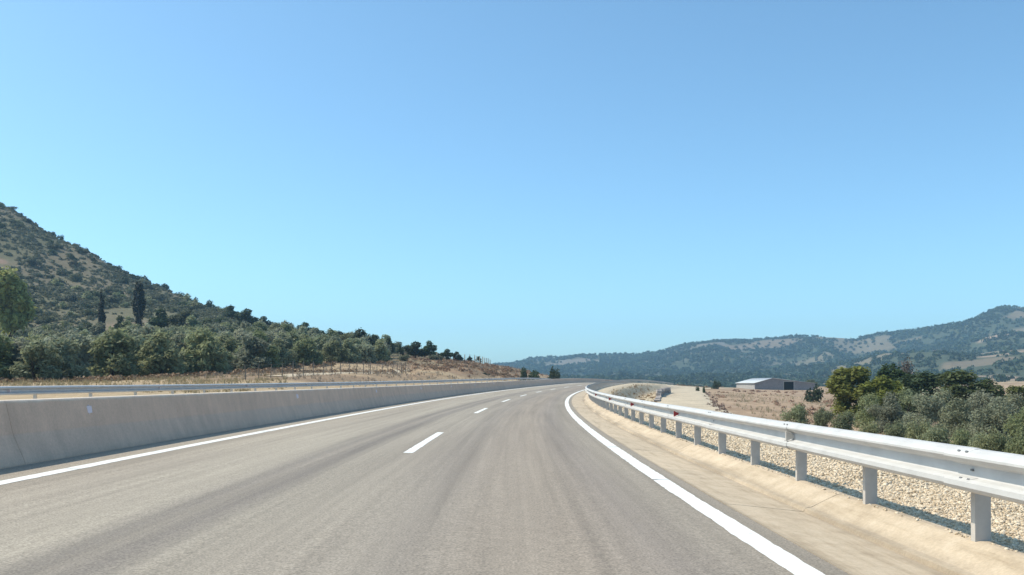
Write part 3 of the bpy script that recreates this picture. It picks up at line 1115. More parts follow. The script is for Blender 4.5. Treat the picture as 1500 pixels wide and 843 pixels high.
# low grey stone headwall at the corner of the bank where the track begins
def headwall():
    pts = [xy(980, 172), xy(966, 150), xy(962, 122)]
    a = np.array(pts)
    root = empty('stone_wall', loc=(*pts[1], float(terrain([pts[1][0]], [pts[1][1]])[0])), label='low rough grey stone wall at the foot of the road bank', cat='wall')
    rng = np.random.default_rng(5)
    blk = []
    for q in range(4):
        vv, ff = box_v(0, 0, 0, 1, 1, 1)
        vv = vv * (1 + rng.uniform(-.13, .13, vv.shape))
        blk.append(mesh_np('stone_block', vv, ff, 'grey_stonework'))
    d = np.r_[0, np.cumsum(np.hypot(np.diff(a[:, 0]), np.diff(a[:, 1])))]
    n = int(d[-1] / 1.05)
    for i in range(n):
        q = (i + .5) / n * d[-1]
        x, y = np.interp(q, d, a[:, 0]), np.interp(q, d, a[:, 1])
        q2 = min(q + .5, d[-1])
        yaw = math.atan2(np.interp(q2, d, a[:, 1]) - y, np.interp(q2, d, a[:, 0]) - x)
        z = float(terrain([x], [y])[0])
        for row in range(3 if i < n * .6 else 1):
            if row in (1, 3) and random.random() < .3:
                continue
            sh = (row % 2) * .5
            o = obj('stone_block', random.choice(blk), root)
            o.location = Vector((x + math.cos(yaw) * sh, y + math.sin(yaw) * sh, z + .12 + .42 * row)) - root.location
            o.scale = (1.0, random.uniform(.6, .8), .42)
            o.rotation_euler = (0, random.uniform(-.04, .04), yaw + random.uniform(-.08, .08))


headwall()


# ------------------------------------------------------------------ plants
def leaf_cloud(blobs, n, size, rng, shell=.55, up=.7, aspect=1.6, outward=.5):
    """n leaf-sized quads through the volume of the blobs (x, y, z, rx, rz)."""
    blobs = np.asarray(blobs, float)
    wgt = blobs[:, 3] ** 2 * blobs[:, 4]
    bi = rng.choice(len(blobs), n, p=wgt / wgt.sum())
    d = rng.normal(size=(n, 3))
    d /= np.linalg.norm(d, axis=1)[:, None]
    rr = (shell + (1 - shell) * rng.random(n)) * (1 + .12 * rng.normal(size=n))
    B = blobs[bi]
    c = B[:, :3] + d * rr[:, None] * np.stack([B[:, 3], B[:, 3], B[:, 4]], 1)
    nrm = d * outward + rng.normal(size=(n, 3)) * .6 + [0, 0, up]
    nrm /= np.linalg.norm(nrm, axis=1)[:, None]
    a = np.cross(nrm, rng.normal(size=(n, 3)))
    a /= np.linalg.norm(a, axis=1)[:, None]
    b_ = np.cross(nrm, a)
    s = size * rng.uniform(.55, 1.4, n)[:, None]
    a, b_ = a * s * aspect * .5, b_ * s * .5
    q = np.stack([c - a, c - b_ * .8 + a * .1, c + a, c + b_ * .8 + a * .1], 1)
    tint = np.repeat(rng.random(n), 4)
    return q.reshape(-1, 3), np.arange(4 * n).reshape(-1, 4), tint


def trunk_mesh(h, r, limbs, rng, lean=.1):
    parts = []
    top = np.array([rng.normal(0, lean), rng.normal(0, lean), 1]) * h
    mid = top * .5 + [rng.normal(0, .06) * h, rng.normal(0, .06) * h, 0]
    parts.append(tube([[0, 0, -.3], [0, 0, .05], mid, top], [r * 1.4, r * 1.15, r * .85, r * .6], 7))
    for L in limbs:
        L = np.array(L[:3], float)
        st = mid + (top - mid) * rng.uniform(.2, 1)
        m_ = (st + L) / 2 + rng.normal(0, .12, 3)
        parts.append(tube([st, m_, L], [r * .5, r * .3, r * .12], 5))
    return join(parts)


def crown_blobs(kind, rng):
    B = []
    if kind == 'olive':                     # broad, several lobes on a short trunk (height about 5)
        for i in range(11):
            a = rng.uniform(0, 6.28)
            q = rng.uniform(.3, 1.0)
            B.append((math.cos(a) * 1.75 * q, math.sin(a) * 1.75 * q, rng.uniform(1.6, 4.0) - .5 * q, rng.uniform(.7, 1.25), rng.uniform(.6, 1.05)))
        B.append((0, 0, 3.9, 1.0, .9))
        for i in range(9):
            a = rng.uniform(0, 6.28)
            B.append((math.cos(a) * 1.9, math.sin(a) * 1.9, rng.uniform(.6, 1.3), .85, .7))
    elif kind == 'round':                   # dense evergreen, height about 6
        for i in range(13):
            a = rng.uniform(0, 6.28)
            q = rng.uniform(.2, 1.0)
            B.append((math.cos(a) * 2.1 * q, math.sin(a) * 2.1 * q, rng.uniform(2.0, 5.0) - .9 * q, rng.uniform(.7, 1.3), rng.uniform(.6, 1.05)))
        B.append((0, 0, 5.0, 1.1, .95))
    elif kind == 'full':                    # bushy tree with foliage almost to the ground, height about 6
        for i in range(34):
            a = rng.uniform(0, 6.28)
            z = rng.uniform(.8, 5.0)
            q = rng.uniform(.35, 1.0) * 2.1 * math.sin(math.pi * min(1, (z + .6) / 6.6)) ** .6
            B.append((math.cos(a) * q, math.sin(a) * q, z, rng.uniform(.6, 1.0), rng.uniform(.55, .9)))
        B.append((0, 0, 5.1, 1.0, .85))
    elif kind == 'shrub':                   # unit shrub, height about 2, foliage to the ground
        for i in range(8):
            a = rng.uniform(0, 6.28)
            q = rng.uniform(.2, 1.0)
            B.append((math.cos(a) * 1.0 * q, math.sin(a) * 1.0 * q, rng.uniform(.4, 1.35) - .25 * q, rng.uniform(.4, .7), rng.uniform(.35, .6)))
    elif kind == 'tall':                    # upright broadleaf, height about 7
        for i in range(14):
            a = rng.uniform(0, 6.28)
            z = rng.uniform(2.0, 6.0)
            q = rng.uniform(.2, 1.0) * (1.9 - .18 * abs(z - 3.8))
            B.append((math.cos(a) * q, math.sin(a) * q, z, rng.uniform(.6, 1.1), rng.uniform(.6, 1.0)))
        B.append((0, 0, 6.1, .8, .8))
    elif kind == 'cypress_top':             # lopsided column, fullest in its upper half
        for z in np.linspace(.5, 8.4, 22):
            w = .22 + .74 * math.sin(math.pi * min(1, (z / 8.9) ** 1.7)) ** .8
            B.append((.18 + .05 * z, rng.uniform(-.12, .12), z, w * rng.uniform(.8, 1.1), .6))
    elif kind == 'cypress':                 # column, height about 9
        for z in np.linspace(.5, 8.4, 22):
            w = .80 * math.sin(math.pi * min(1, (z + 1.0) / 9.6) ** .75) + .08
            a = rng.uniform(0, 6.28)
            B.append((math.cos(a) * .16, math.sin(a) * .16, z, w * rng.uniform(.8, 1.1), .6))
    return B


def make_plant(kind, leaf, n, size, seed, trunk=True, shell=.55):
    rng = np.random.default_rng(seed)
    B = crown_blobs(kind, rng)
    v, f, t = leaf_cloud(B, n, size, rng, shell)
    cm = mesh_np('crown', v, f, leaf, tint=t)
    tm = None
    if trunk:
        hh = {'full': 2.2, 'olive': 1.9, 'round': 2.4, 'tall': 2.8, 'cypress': 6.5, 'cypress_top': 6.5, 'shrub': .6}[kind]
        rr = {'full': .16, 'olive': .17, 'round': .18, 'tall': .16, 'cypress': .14, 'cypress_top': .14, 'shrub': .04}[kind]
        limbs = [] if kind.startswith('cypress') else [B[i] for i in range(0, min(len(B), 7))]
        vv, ff = trunk_mesh(hh, rr, limbs, rng, .05 if kind.startswith('cypress') else .12)
        tm = mesh_np('trunk', vv, ff, 'bark')
    return cm, tm


PL = {
    'olive': [make_plant('olive', 'olive_leaf', 3200, .30, 100 + i) for i in range(4)] + [make_plant('olive', 'grey_olive_leaf', 3200, .30, 110 + i) for i in range(3)],
    'olive_near': [make_plant('olive', 'grey_olive_leaf', 8500, .155, 120 + i, shell=.45) for i in range(4)] + [make_plant('olive', 'olive_leaf', 8500, .155, 125 + i, shell=.45) for i in range(2)],
    'round': [make_plant('round', 'dark_leaf', 3000, .34, 130 + i) for i in range(3)],
    'round_mid': [make_plant('round', 'scrub_leaf', 3000, .34, 135 + i) for i in range(3)],
    'bright': [make_plant('full', 'bright_leaf', 9500, .21, 140 + i, shell=.5) for i in range(3)],
    'mid_full': [make_plant('full', 'mid_leaf', 9500, .21, 145 + i, shell=.5) for i in range(2)],
    'dark_full': [make_plant('full', 'dark_leaf', 8500, .22, 147 + i, shell=.5) for i in range(2)],
    'tall': [make_plant('tall', 'pine_leaf', 5500, .30, 150)],
    'cypress': [make_plant('cypress', 'cypress_leaf', 3200, .26, 160, shell=.7)],
    'cypress_top': [make_plant('cypress_top', 'cypress_leaf', 3200, .26, 161, shell=.7)],
    'bare': [make_plant('round', 'bare_twig', 1800, .20, 165, shell=.2)],
    'shrub': [make_plant('shrub', 'scrub_leaf', 420, .26, 170 + i) for i in range(4)] + [make_plant('shrub', 'olive_leaf', 420, .26, 175 + i) for i in range(2)],
    'shrub_dark': [make_plant('shrub', 'dark_leaf', 700, .20, 180 + i) for i in range(3)],
    'shrub_near': [make_plant('shrub', 'olive_leaf', 4200, .085, 185 + i, shell=.4) for i in range(3)],
    'brush': [make_plant('shrub', 'dry_brush', 500, .20, 190 + i) for i in range(3)],
}


def plant(name, key, p, sc, label, cat='tree', group=None, variant=None, trunk=True, sink=.1):
    cm, tm = random.choice(PL[key]) if variant is None else PL[key][variant % len(PL[key])]
    sc = np.array(sc if isinstance(sc, (tuple, list)) else (sc, sc, sc), float)
    p = np.array(p, float) - [0, 0, sink]
    if trunk and tm is not None:
        root = empty(name, loc=p, label=label, cat=cat, group=group)
        root.scale = sc
        root.rotation_euler = (0, 0, random.uniform(0, 6.28))
        obj('crown', cm, root)
        obj('trunk', tm, root)
    else:
        root = obj(name, cm, label=label, cat=cat, group=group, loc=p)
        root.scale = sc
        root.rotation_euler = (0, 0, random.uniform(0, 6.28))
    return root


HT = {'cypress_top': 9.0, 'mid_full': 6.0, 'dark_full': 6.0, 'olive': 4.9, 'olive_near': 4.9, 'round': 6.0, 'round_mid': 6.0, 'bright': 6.0, 'tall': 7.0, 'cypress': 9.0, 'bare': 6.0, 'shrub': 1.9, 'shrub_dark': 1.9, 'shrub_near': 1.9, 'brush': 1.9}
WD = {'cypress_top': 1.9, 'mid_full': 4.0, 'dark_full': 4.0, 'olive': 5.4, 'olive_near': 5.4, 'round': 5.6, 'round_mid': 5.6, 'bright': 3.9, 'tall': 5.0, 'cypress': 1.9, 'bare': 5.6, 'shrub': 2.9, 'shrub_dark': 2.9, 'shrub_near': 2.9, 'brush': 2.9}


def plant_at(name, key, px, Z, y_top, w_px, label, cat='tree', group=None, variant=None, trunk=True, base=None):
    """Plant standing on the ground at bearing px and depth Z, its height and width taken from its size in the photograph."""
    g = ground_pt(px, Z)
    if base is not None:
        g[2] = base
    top = yz(y_top, Z)
    h = max(top - g[2], .5) + .1
    w = w_px / F * Z
    return plant(name, key, g, (w / WD[key], w / WD[key], h / HT[key]), label, cat, group, variant, trunk)


# the olive grove on the left
def grove():
    pts = []
    fz = lambda p: np.interp(p, [-200, 0, 100, 200, 300, 400, 470, 540, 570], [95, 99, 102, 114, 127, 147, 165, 182, 192])
    bz = lambda p: np.interp(p, [-200, 0, 200, 300, 400, 500, 570], [235, 240, 240, 245, 245, 255, 250])
    tries = 0
    while tries < 9000:
        tries += 1
        px = random.uniform(-80, 565)
        Z = random.uniform(float(fz(px)), float(bz(px)))
        x = (px - 750) / F * Z
        md = 4.7 if Z < float(fz(px)) + 22 else 6.6
        if random.random() > Z / 240:
            continue
        if any((x - a) ** 2 + (Z - b_) ** 2 < md * md for a, b_ in pts):
            continue
        pts.append((x, Z))
    for x, Z in pts:
        z = float(terrain([x], [Z])[0])
        s = random.uniform(.95, 1.3) * float(np.interp(750 + F * x / Z, [380, 440, 500, 570], [1, .88, .8, .66]))
        plant('olive_tree', 'olive', (x, Z, z), (s * random.uniform(.95, 1.2), s * random.uniform(.95, 1.2), s * random.uniform(.95, 1.2)),
              'grey-green olive tree in the grove at the foot of the left hill', 'tree', 'olive trees in the grove below the left hill')
    return len(pts)


n_olive = grove()
# the pine at the left edge and the two cypresses
plant_at('pine_tree', 'tall', 14, 205, 391, 74, 'tall yellow-green tree with a dark base at the left edge of the grove')
plant_at('cypress_tree', 'cypress', 149, 245, 421, 12, 'narrow pointed cypress, the left one of the pair on the hillside', variant=0)
plant_at('cypress_tree', 'cypress_top', 204, 255, 411, 17, 'broader cypress with a lopsided crown, right one of the pair on the hillside', variant=1)
# dark round trees on the slope and the skyline: (px, Z, top row, width px, label)
for i, (px, Z, yt, wp, lab) in enumerate([
    (176, 240, 462, 26, 'small dark bush-like tree between the two cypresses'),
    (236, 252, 451, 40, 'dark round tree just right of the lopsided cypress'),
    (333, 262, 477, 34, 'low dark tree at the upper edge of the grove under the dry slope'),
    (351, 268, 470, 18, 'small dark tree on the dry slope above the olive grove'),
    (338, 345, 447, 26, 'dark round skyline tree above the grove, the first standing clear of the ridge'),
    (362, 335, 452, 36, 'broad dark skyline tree left of the dip in the ridge'),
    (386, 325, 463, 26, 'low dark skyline tree sloping down the ridge'),
    (424, 285, 474, 28, 'flat-topped dark tree on the skyline, left one of a touching pair'),
    (447, 280, 472, 30, 'rounded dark tree on the skyline, right one of a touching pair'),
    (470, 275, 484, 30, 'low dark tree on the skyline just right of the touching pair'),
    (497, 262, 485, 36, 'dark tree on the skyline left of the tallest ragged crown'),
]):
    plant_at('evergreen_tree', 'round', px, Z, yt, wp, lab, variant=i)
plant_at('round_tree', 'round_mid', 272, 250, 453, 46, 'yellowish-green round tree right of the dark one beside the cypress', variant=0)
plant_at('round_tree', 'round_mid', 304, 256, 466, 36, 'dull green round tree at the top edge of the grove')
for i, (px, Z, yt, wp, lab) in enumerate([
    (527, 205, 481, 44, 'tallest dark tree with a ragged top at the right end of the grove'),
    (548, 207, 490, 30, 'dark tree leaning against the tallest ragged one'),
    (569, 212, 494, 22, 'thin dark tree with a pointed top right of the grove'),
    (586, 225, 505, 12, 'tiny dark tree in the gap on the skyline'),
    (609, 222, 500, 36, 'dark broad tree standing alone on the dry bank'),
    (629, 222, 499, 26, 'dark pointed tree joined to the lone broad one on the dry bank'),
    (655, 228, 511, 22, 'dark round tree left of the pale fence on the skyline'),
    (669, 230, 515, 17, 'small dark tree beside the pale fence on the skyline'),
    (688, 240, 522, 10, 'small tree on a bare stem behind the pale fence'),
    (701, 246, 522, 10, 'rightmost small round tree on a bare stem on the left skyline'),
]):
    plant_at('evergreen_tree', 'round', px, Z, yt, wp, lab, variant=i + 1)
plant_at('shrub', 'shrub', 640, 218, 517, 36, 'wide green shrub below the lone dark trees on the bank', 'shrub')
plant_at('shrub', 'shrub', 590, 205, 517, 22, 'dull green shrub on the dry bank', 'shrub')
plant_at('shrub', 'shrub_dark', 712, 190, 548, 16, 'low dark shrub behind the far crash barrier', 'shrub')
for i, (px, Z, yt, wp, lab) in enumerate([
    (770, 198, 534, 22, 'dark upright bush, left one of the pair above the median wall'),
    (785, 200, 534, 22, 'dark upright bush, right one of the pair above the median wall'),
    (813, 206, 530, 24, 'single dark bush at the right end of the left bank'),
]):
    plant_at('evergreen_bush', 'shrub_dark', px, Z, yt, wp, lab, 'bush', variant=i)
plant_at('round_tree', 'round_mid', 688, 235, 530, 8, 'tiny grey-green tree low beside the pale fence', 'tree')

# right-hand side: the shrubs and trees below the crash barrier
for i, (nm, key, px, Z, yt, wp, lab, cat) in enumerate([
    ('broadleaf_tree', 'bright', 1256, 92, 535, 74, 'bright yellow-green tree left of the thicket beyond the crash barrier', 'tree'),
    ('broadleaf_tree', 'bright', 1292, 90, 550, 56, 'lower bright green tree touching the yellow-green one', 'tree'),
    ('evergreen_tree', 'dark_full', 1304, 108, 532, 62, 'dark tree behind the bright green pair beyond the crash barrier', 'tree'),
    ('evergreen_tree', 'dark_full', 1352, 100, 543, 66, 'dark tree with deep shade in the middle of the thicket', 'tree'),
    ('bare_tree', 'bare', 1330, 115, 522, 48, 'bare grey-brown twiggy tree rising behind the thicket', 'tree'),
    ('round_tree', 'mid_full', 1402, 98, 541, 92, 'broad green tree on the right of the thicket', 'tree'),
    ('evergreen_tree', 'dark_full', 1446, 100, 554, 52, 'dark tree at the right end of the thicket', 'tree'),
    ('evergreen_bush', 'shrub_dark', 1195, 150, 558, 34, 'dark round bush in front of the shed end', 'bush'),
    ('evergreen_bush', 'shrub_dark', 1050, 260, 553, 16, 'small green bush standing left of the shed', 'bush'),
    ('round_tree', 'round_mid', 1188, 330, 556, 30, 'tree behind the right end of the shed', 'tree'),
    ('olive_bush', 'shrub_near', 1167, 72, 583, 52, 'grey-green bush by the rail in front of the dry field', 'bush'),
    ('olive_bush', 'shrub_near', 1232, 66, 592, 46, 'low dark olive bush at the foot of the bright green tree', 'bush'),
    ('olive_bush', 'olive_near', 1305, 70, 572, 66, 'olive bush in front of the bright green trees', 'bush'),
    ('olive_bush', 'olive_near', 1350, 66, 572, 74, 'broad grey olive bush in the middle beyond the crash barrier', 'bush'),
    ('olive_bush', 'olive_near', 1405, 60, 578, 84, 'large pale olive bush in front of the broad green tree', 'bush'),
    ('olive_bush', 'olive_near', 1462, 56, 578, 90, 'large grey olive bush with dark hollows near the right edge', 'bush'),
    ('olive_bush', 'olive_near', 1512, 50, 590, 84, 'pale olive bush cut by the right edge of the view', 'bush'),
    ('olive_bush', 'shrub_near', 1270, 56, 608, 44, 'low grey-green bush just above the rail below the bright green tree', 'bush'),
    ('olive_bush', 'shrub_near', 1318, 52, 606, 58, 'low rounded bush just above the rail, below the broad grey olive', 'bush'),
    ('olive_bush', 'shrub_near', 1372, 47, 612, 62, 'low pale bush just above the rail, below the large pale olive', 'bush'),
    ('olive_bush', 'shrub_near', 1430, 43, 618, 70, 'low bush above the rail near the right edge', 'bush'),
    ('olive_bush', 'shrub_near', 1495, 40, 622, 70, 'lowest grey bush above the rail at the right edge', 'bush'),
    ('olive_bush', 'olive_near', 1278, 78, 574, 60, 'olive bush in the shade under the bright green trees', 'bush'),
    ('olive_bush', 'olive_near', 1328, 76, 566, 70, 'grey olive bush behind the front row, below the bare twiggy tree', 'bush'),
    ('olive_bush', 'olive_near', 1380, 72, 566, 76, 'olive bush filling the gap left of the broad green tree', 'bush'),
    ('olive_bush', 'olive_near', 1434, 70, 568, 76, 'olive bush below the dark tree at the right end of the thicket', 'bush'),
    ('olive_bush', 'olive_near', 1486, 66, 572, 80, 'olive bush behind the ones cut by the right edge', 'bush'),
    ('olive_bush', 'shrub_near', 1207, 70, 590, 40, 'small grey bush between the dry field and the bright green tree', 'bush'),
    ('olive_bush', 'shrub_near', 1345, 50, 604, 56, 'bush above the rail between the two low rounded ones', 'bush'),
    ('olive_bush', 'shrub_near', 1402, 45, 612, 60, 'grey bush above the rail below the large pale olive', 'bush'),
    ('olive_bush', 'shrub_near', 1462, 42, 616, 64, 'bush above the rail left of the lowest grey one', 'bush'),
    ('round_tree', 'mid_full', 1490, 105, 564, 50, 'green tree behind the pale olive at the right edge', 'tree'),
]):
    plant_at(nm, key, px, Z, yt, wp, lab, cat, variant=i)

# shrubs on the left hillside: the 240 that show largest as individuals, the rest as one mass
def on_left_hill(n, zmin, zmax, seed):
    rng = np.random.default_rng(seed)
    px = rng.uniform(-120, 640, n * 3)
    Z = np.sqrt(rng.uniform(zmin ** 2, zmax ** 2, n * 3))
    ridge = np.interp(px, [-250, 0, 100, 200, 300, 400, 500, 640], [600, 570, 535, 495, 435, 372, 312, 275])
    x = (px - 750) / F * Z
    cov = fbm(x / 38, Z / 38, 31)
    cov2 = fbm(x / 15, Z / 15, 32)
    bare = np.hypot((px - 200) / 70, (Z - 310) / 55) < 1
    bare2 = np.hypot((px - 2) / 26, (Z - 445) / 16) < 1
    ok = (Z < ridge + 6) & (rng.random(n * 3) < .25 + .75 * sstep(.36, .58, cov * .7 + cov2 * .3)) & ~(bare & (rng.random(n * 3) < .85)) & ~bare2
    return px[ok][:n], Z[ok][:n], x[ok][:n]


px, Z, x = on_left_hill(235, 245, 560, 71)
zz = terrain(x, Z)
for i in range(len(px)):
    s = random.uniform(.9, 1.9) * (1.15 if Z[i] > 350 else 1)
    plant('hillside_shrub', random.choice(['shrub', 'shrub', 'shrub_dark']), (x[i], Z[i], zz[i]), (s * random.uniform(1, 1.5), s * random.uniform(1, 1.5), s * random.uniform(.9, 1.2)),
          'rounded dark green shrub on the dry slope of the left hill', 'shrub', 'shrubs dotted over the left hillside', trunk=False)
for i, (px_, Z_, yt, wp, lab) in enumerate([
    (6, 562, 296, 12, 'shrub standing on the ridge at the left edge of the view'), (13, 556, 303, 12, 'second dark shrub on the ridge from the left edge'), (25, 550, 312, 9, 'third small shrub on the ridge from the left edge'),
    (72, 540, 338, 12, 'shrub on the ridge above the reddish patch'), (91, 532, 340, 8, 'upright shrub on the ridge left of the lone one'), (127, 520, 361, 7, 'lone tiny shrub on the bare stretch of ridge'),
    (160, 505, 384, 20, 'wide shrub on the ridge above the left cypress'), (186, 495, 394, 22, 'dark tree-like shrub on the ridge above the cypress pair'), (208, 488, 401, 24, 'rounded shrub on the ridge above the lopsided cypress'),
    (240, 470, 414, 24, 'low shrub on the ridge right of the cypress pair'), (264, 455, 424, 20, 'first of the shrubs where the ridge steepens toward the grove'), (284, 445, 432, 18, 'small shrub on the ridge above the round trees'),
    (310, 425, 437, 22, 'flat-topped shrub on the ridge left of the clear-standing tree')]):
    plant_at('hillside_shrub', 'shrub_dark', px_, Z_, yt, wp, lab, 'shrub', variant=i, trunk=False)


def joined_clumps(name, pts, radii, hts, nq, leaf, size, seed, label):
    rng = np.random.default_rng(seed)
    n = len(pts)
    N_ = n * nq
    d = rng.normal(size=(N_, 3))
    d /= np.linalg.norm(d, axis=1)[:, None]
    d[:, 2] = abs(d[:, 2]) * 1.2 - .25
    rr = rng.uniform(.5, 1.08, N_)
    ctr = np.repeat(pts, nq, 0)
    rx = np.repeat(radii, nq)
    rz = np.repeat(hts, nq)
    c = ctr + d * rr[:, None] * np.stack([rx, rx, rz], 1)
    nr = d * .9 + rng.normal(size=(N_, 3)) * .5
    nr /= np.linalg.norm(nr, axis=1)[:, None]
    a = np.cross(nr, rng.normal(size=(N_, 3)))
    a /= np.linalg.norm(a, axis=1)[:, None]
    b_ = np.cross(nr, a)
    s = (size * rng.uniform(.6, 1.4, N_) * rx)[:, None]
    a, b_ = a * s, b_ * s * .7
    q = np.stack([c - a, c - b_, c + a, c + b_], 1).reshape(-1, 3)
    big = sstep(.3, .7, fbm(pts[:, 0] / 55, pts[:, 1] / 75, seed, 3))
    t = np.clip(np.repeat(rng.random(n) * .55 + big * .45, nq) * .75 + rng.random(N_) * .25, 0, 1)
    me = mesh_np(name, q, np.arange(4 * N_).reshape(-1, 4), leaf, tint=np.repeat(t, 4))
    return obj(name, me, kind='stuff', label=label)


px, Z, x = on_left_hill(6500, 235, 600, 72)
zz = terrain(x, Z)
r = .45 + 1.5 * R0.random(len(px)) ** 1.7
joined_clumps('hillside_scrub', np.stack([x, Z, zz], 1), r, r * R0.uniform(.6, 1.0, len(px)), 34, 'scrub_leaf', .34, 5, 'low grey-green scrub covering the left hillside')

# the far woods on the right-hand hills
def far_woods():
    rng = np.random.default_rng(9)
    n = 60000
    px = rng.uniform(690, 1620, n)
    Z = np.sqrt(rng.uniform(470 ** 2, 2620 ** 2, n))
    ridge = np.interp(px, CPX, KZ[:, -2])
    foot = np.interp(px, CPX, KZ[:, -5])
    x = (px - 750) / F * Z
    fb = fbm(x / 120, Z / 170, 51, 5)
    dens = 1 - sstep(.50, .60, fb) * (.25 + .7 * sstep(1000, 1350, px))
    dens *= .45 + .55 * sstep(.38, .52, fbm(x / 45, Z / 60, 52))
    for a in FIELDS:
        cx, cz, wx, wz = a[1:5]
        q = np.hypot((px - cx) / wx, (Z - cz) / wz) + (fbm(x / 60, Z / 60, int(cx)) - .5) * .9
        dens *= sstep(.8, 1.05, q) * .95 + .05
    dens *= np.where(px > 1330, .55 + .45 * sstep(1000, 1700, Z), 1)
    ok = (Z < ridge + 15) & (Z > foot - 800) & (Z > 480) & (rng.random(n) < dens * .62)
    x, Z = x[ok], Z[ok]
    zz = terrain(x, Z)
    r = rng.uniform(2.2, 5.2, len(x)) * np.where(Z < 1100, .75, 1)
    joined_clumps('far_woodland', np.stack([x, Z, zz + r * .35], 1), r, r * rng.uniform(.7, 1.15, len(x)), 22, 'wood_leaf', .42, 6, 'blue-green woods covering the far hills on the right')
    return len(x)


n_far = far_woods()

# ------------------------------------------------------------------ dry grass and brush
def grass(name, pts, h, nb, leaf, seed, label, wid=.02):
    rng = np.random.default_rng(seed)
    n = len(pts)
    N_ = n * nb
    base = np.repeat(pts, nb, 0) + np.stack([rng.normal(0, .12, N_), rng.normal(0, .12, N_), np.zeros(N_)], 1) * np.repeat(h, nb)[:, None] * 1.6
    hh = np.repeat(h, nb) * rng.uniform(.5, 1.2, N_)
    tip = base + np.stack([rng.normal(0, .3, N_) * hh, rng.normal(0, .3, N_) * hh, hh], 1)
    a = rng.uniform(0, 6.28, N_)
    w = np.stack([np.cos(a), np.sin(a), 0 * a], 1) * (wid * hh / .5)[:, None]
    v = np.stack([base - w, base + w, tip], 1).reshape(-1, 3)
    me = mesh_np(name, v, np.arange(3 * N_).reshape(-1, 3), leaf, tint=np.repeat(rng.random(N_), 3))
    return obj(name, me, kind='stuff', label=label)


def scatter(px0, px1, z0, z1, n, seed, keep=None):
    rng = np.random.default_rng(seed)
    px = rng.uniform(px0, px1, n)
    Z = np.sqrt(rng.uniform(z0 ** 2, z1 ** 2, n))
    x = (px - 750) / F * Z
    if keep is not None:
        k = keep(px, Z, x)
        px, Z, x = px[k], Z[k], x[k]
    return np.stack([x, Z, terrain(x, Z)], 1)


def off_road(px, Z, x):
    s, o = so_of(x, Z)
    tp = np.array(TRK)
    off_trk = abs(x - np.interp(Z, tp[:, 1], tp[:, 0])) > 6.0
    return ((o > 6.3) | (o < -24.5)) & off_trk & (fbm(x / 7, Z / 7, 91) > .42)


def on_bank(px, Z, x):
    s, o = so_of(x, Z)
    tp = np.array(TRK)
    return (o > 1.5 + 4.7 * verge_w(s)) & (o < 12) & (px < 962) & (fbm(x / 5, Z / 5, 93) > .38)


p = scatter(300, 850, 100, 260, 7000, 81, off_road)
grass('dry_grass', p, R0.uniform(.25, .6, len(p)), 9, 'dry_grass', 82, 'dry straw-coloured grass on the left field and bank', .03)
p = scatter(880, 1560, 30, 200, 6000, 83, off_road)
grass('dry_grass', p, R0.uniform(.15, .38, len(p)), 9, 'dry_grass', 84, 'dry straw-coloured grass on the right-hand field', .03)
p = scatter(880, 1300, 20, 200, 6000, 85, on_bank)
grass('dry_grass', p, R0.uniform(.15, .32, len(p)), 10, 'bank_grass', 86, 'dry grass on the slope below the right verge', .03)


p = scatter(-40, 420, 62, 112, 2200, 97, off_road)
grass('dry_grass', p, R0.uniform(.2, .5, len(p)), 9, 'dry_grass', 98, 'dry grass between the far crash barrier and the olive grove', .03)


# dark brown brush along the terrace edges below the grove and on the bank
def brush_line(pts, n, w, rmin, rmax):
    pts = np.array(pts)
    t = np.linspace(0, len(pts) - 1.001, n)
    i = t.astype(int)
    f_ = (t - i)[:, None]
    q = pts[i] * (1 - f_) + pts[i + 1] * f_
    q = q + R0.normal(0, w, q.shape)
    return q, R0.uniform(rmin, rmax, n)


bq, br = [], []
for pts, n, w in (([xy(240, 118), xy(320, 128), xy(400, 146), xy(470, 164)], 170, 1.4), ([xy(450, 170), xy(520, 182), xy(570, 188)], 90, 1.5),
                  ([xy(360, 122), xy(440, 128), xy(520, 140), xy(600, 164)], 60, 1.2), ([xy(600, 176), xy(680, 196), xy(760, 204), xy(800, 212)], 150, 3.0),
                  ([xy(640, 205), xy(700, 215), xy(740, 225)], 60, 3), ([xy(-40, 96), xy(100, 99), xy(200, 108), xy(300, 122)], 130, 1.6)):
    q, r_ = brush_line(pts, n, w, .3, .8)
    bq.append(q)
    br.append(r_)
q, r_ = np.concatenate(bq), np.concatenate(br)
s_, o_ = so_of(q[:, 0], q[:, 1])
k = o_ < -24
q, r_ = q[k], r_[k]
joined_clumps('dry_brush', np.stack([q[:, 0], q[:, 1], terrain(q[:, 0], q[:, 1])], 1), r_, r_ * .8, 60, 'dry_brush', .22, 8, 'brown dry brush along the terrace edges on the left')
p = scatter(1010, 1330, 60, 280, 320, 88, lambda px, Z, x: (so_of(x, Z)[1] > 12) & (fbm(x / 9, Z / 9, 95) > .5) & (px > 1050 + 30 * (Z < 90)))
r_ = R0.uniform(.25, .7, len(p))
joined_clumps('dry_brush', p, r_, r_ * .8, 50, 'dry_brush', .22, 9, 'brown dry weeds scattered over the right-hand field')
p = scatter(590, 850, 170, 250, 520, 101, lambda px, Z, x: (so_of(x, Z)[1] < -25) & (fbm(x / 6, Z / 6, 103) > .45))
r_ = R0.uniform(.25, .75, len(p))
joined_clumps('dry_brush', p, r_, r_ * .9, 45, 'bank_grass', .24, 104, 'tawny weeds covering the bank at the end of the left side')
p = scatter(905, 960, 95, 190, 70, 105, on_bank)
r_ = R0.uniform(.15, .36, len(p))
joined_clumps('dry_brush', p, r_, r_ * .7, 45, 'bank_grass', .24, 106, 'brown weeds on the road bank above the grey stone wall')
p = scatter(985, 1060, 318, 336, 60, 107)
r_ = R0.uniform(.5, 1.0, len(p))
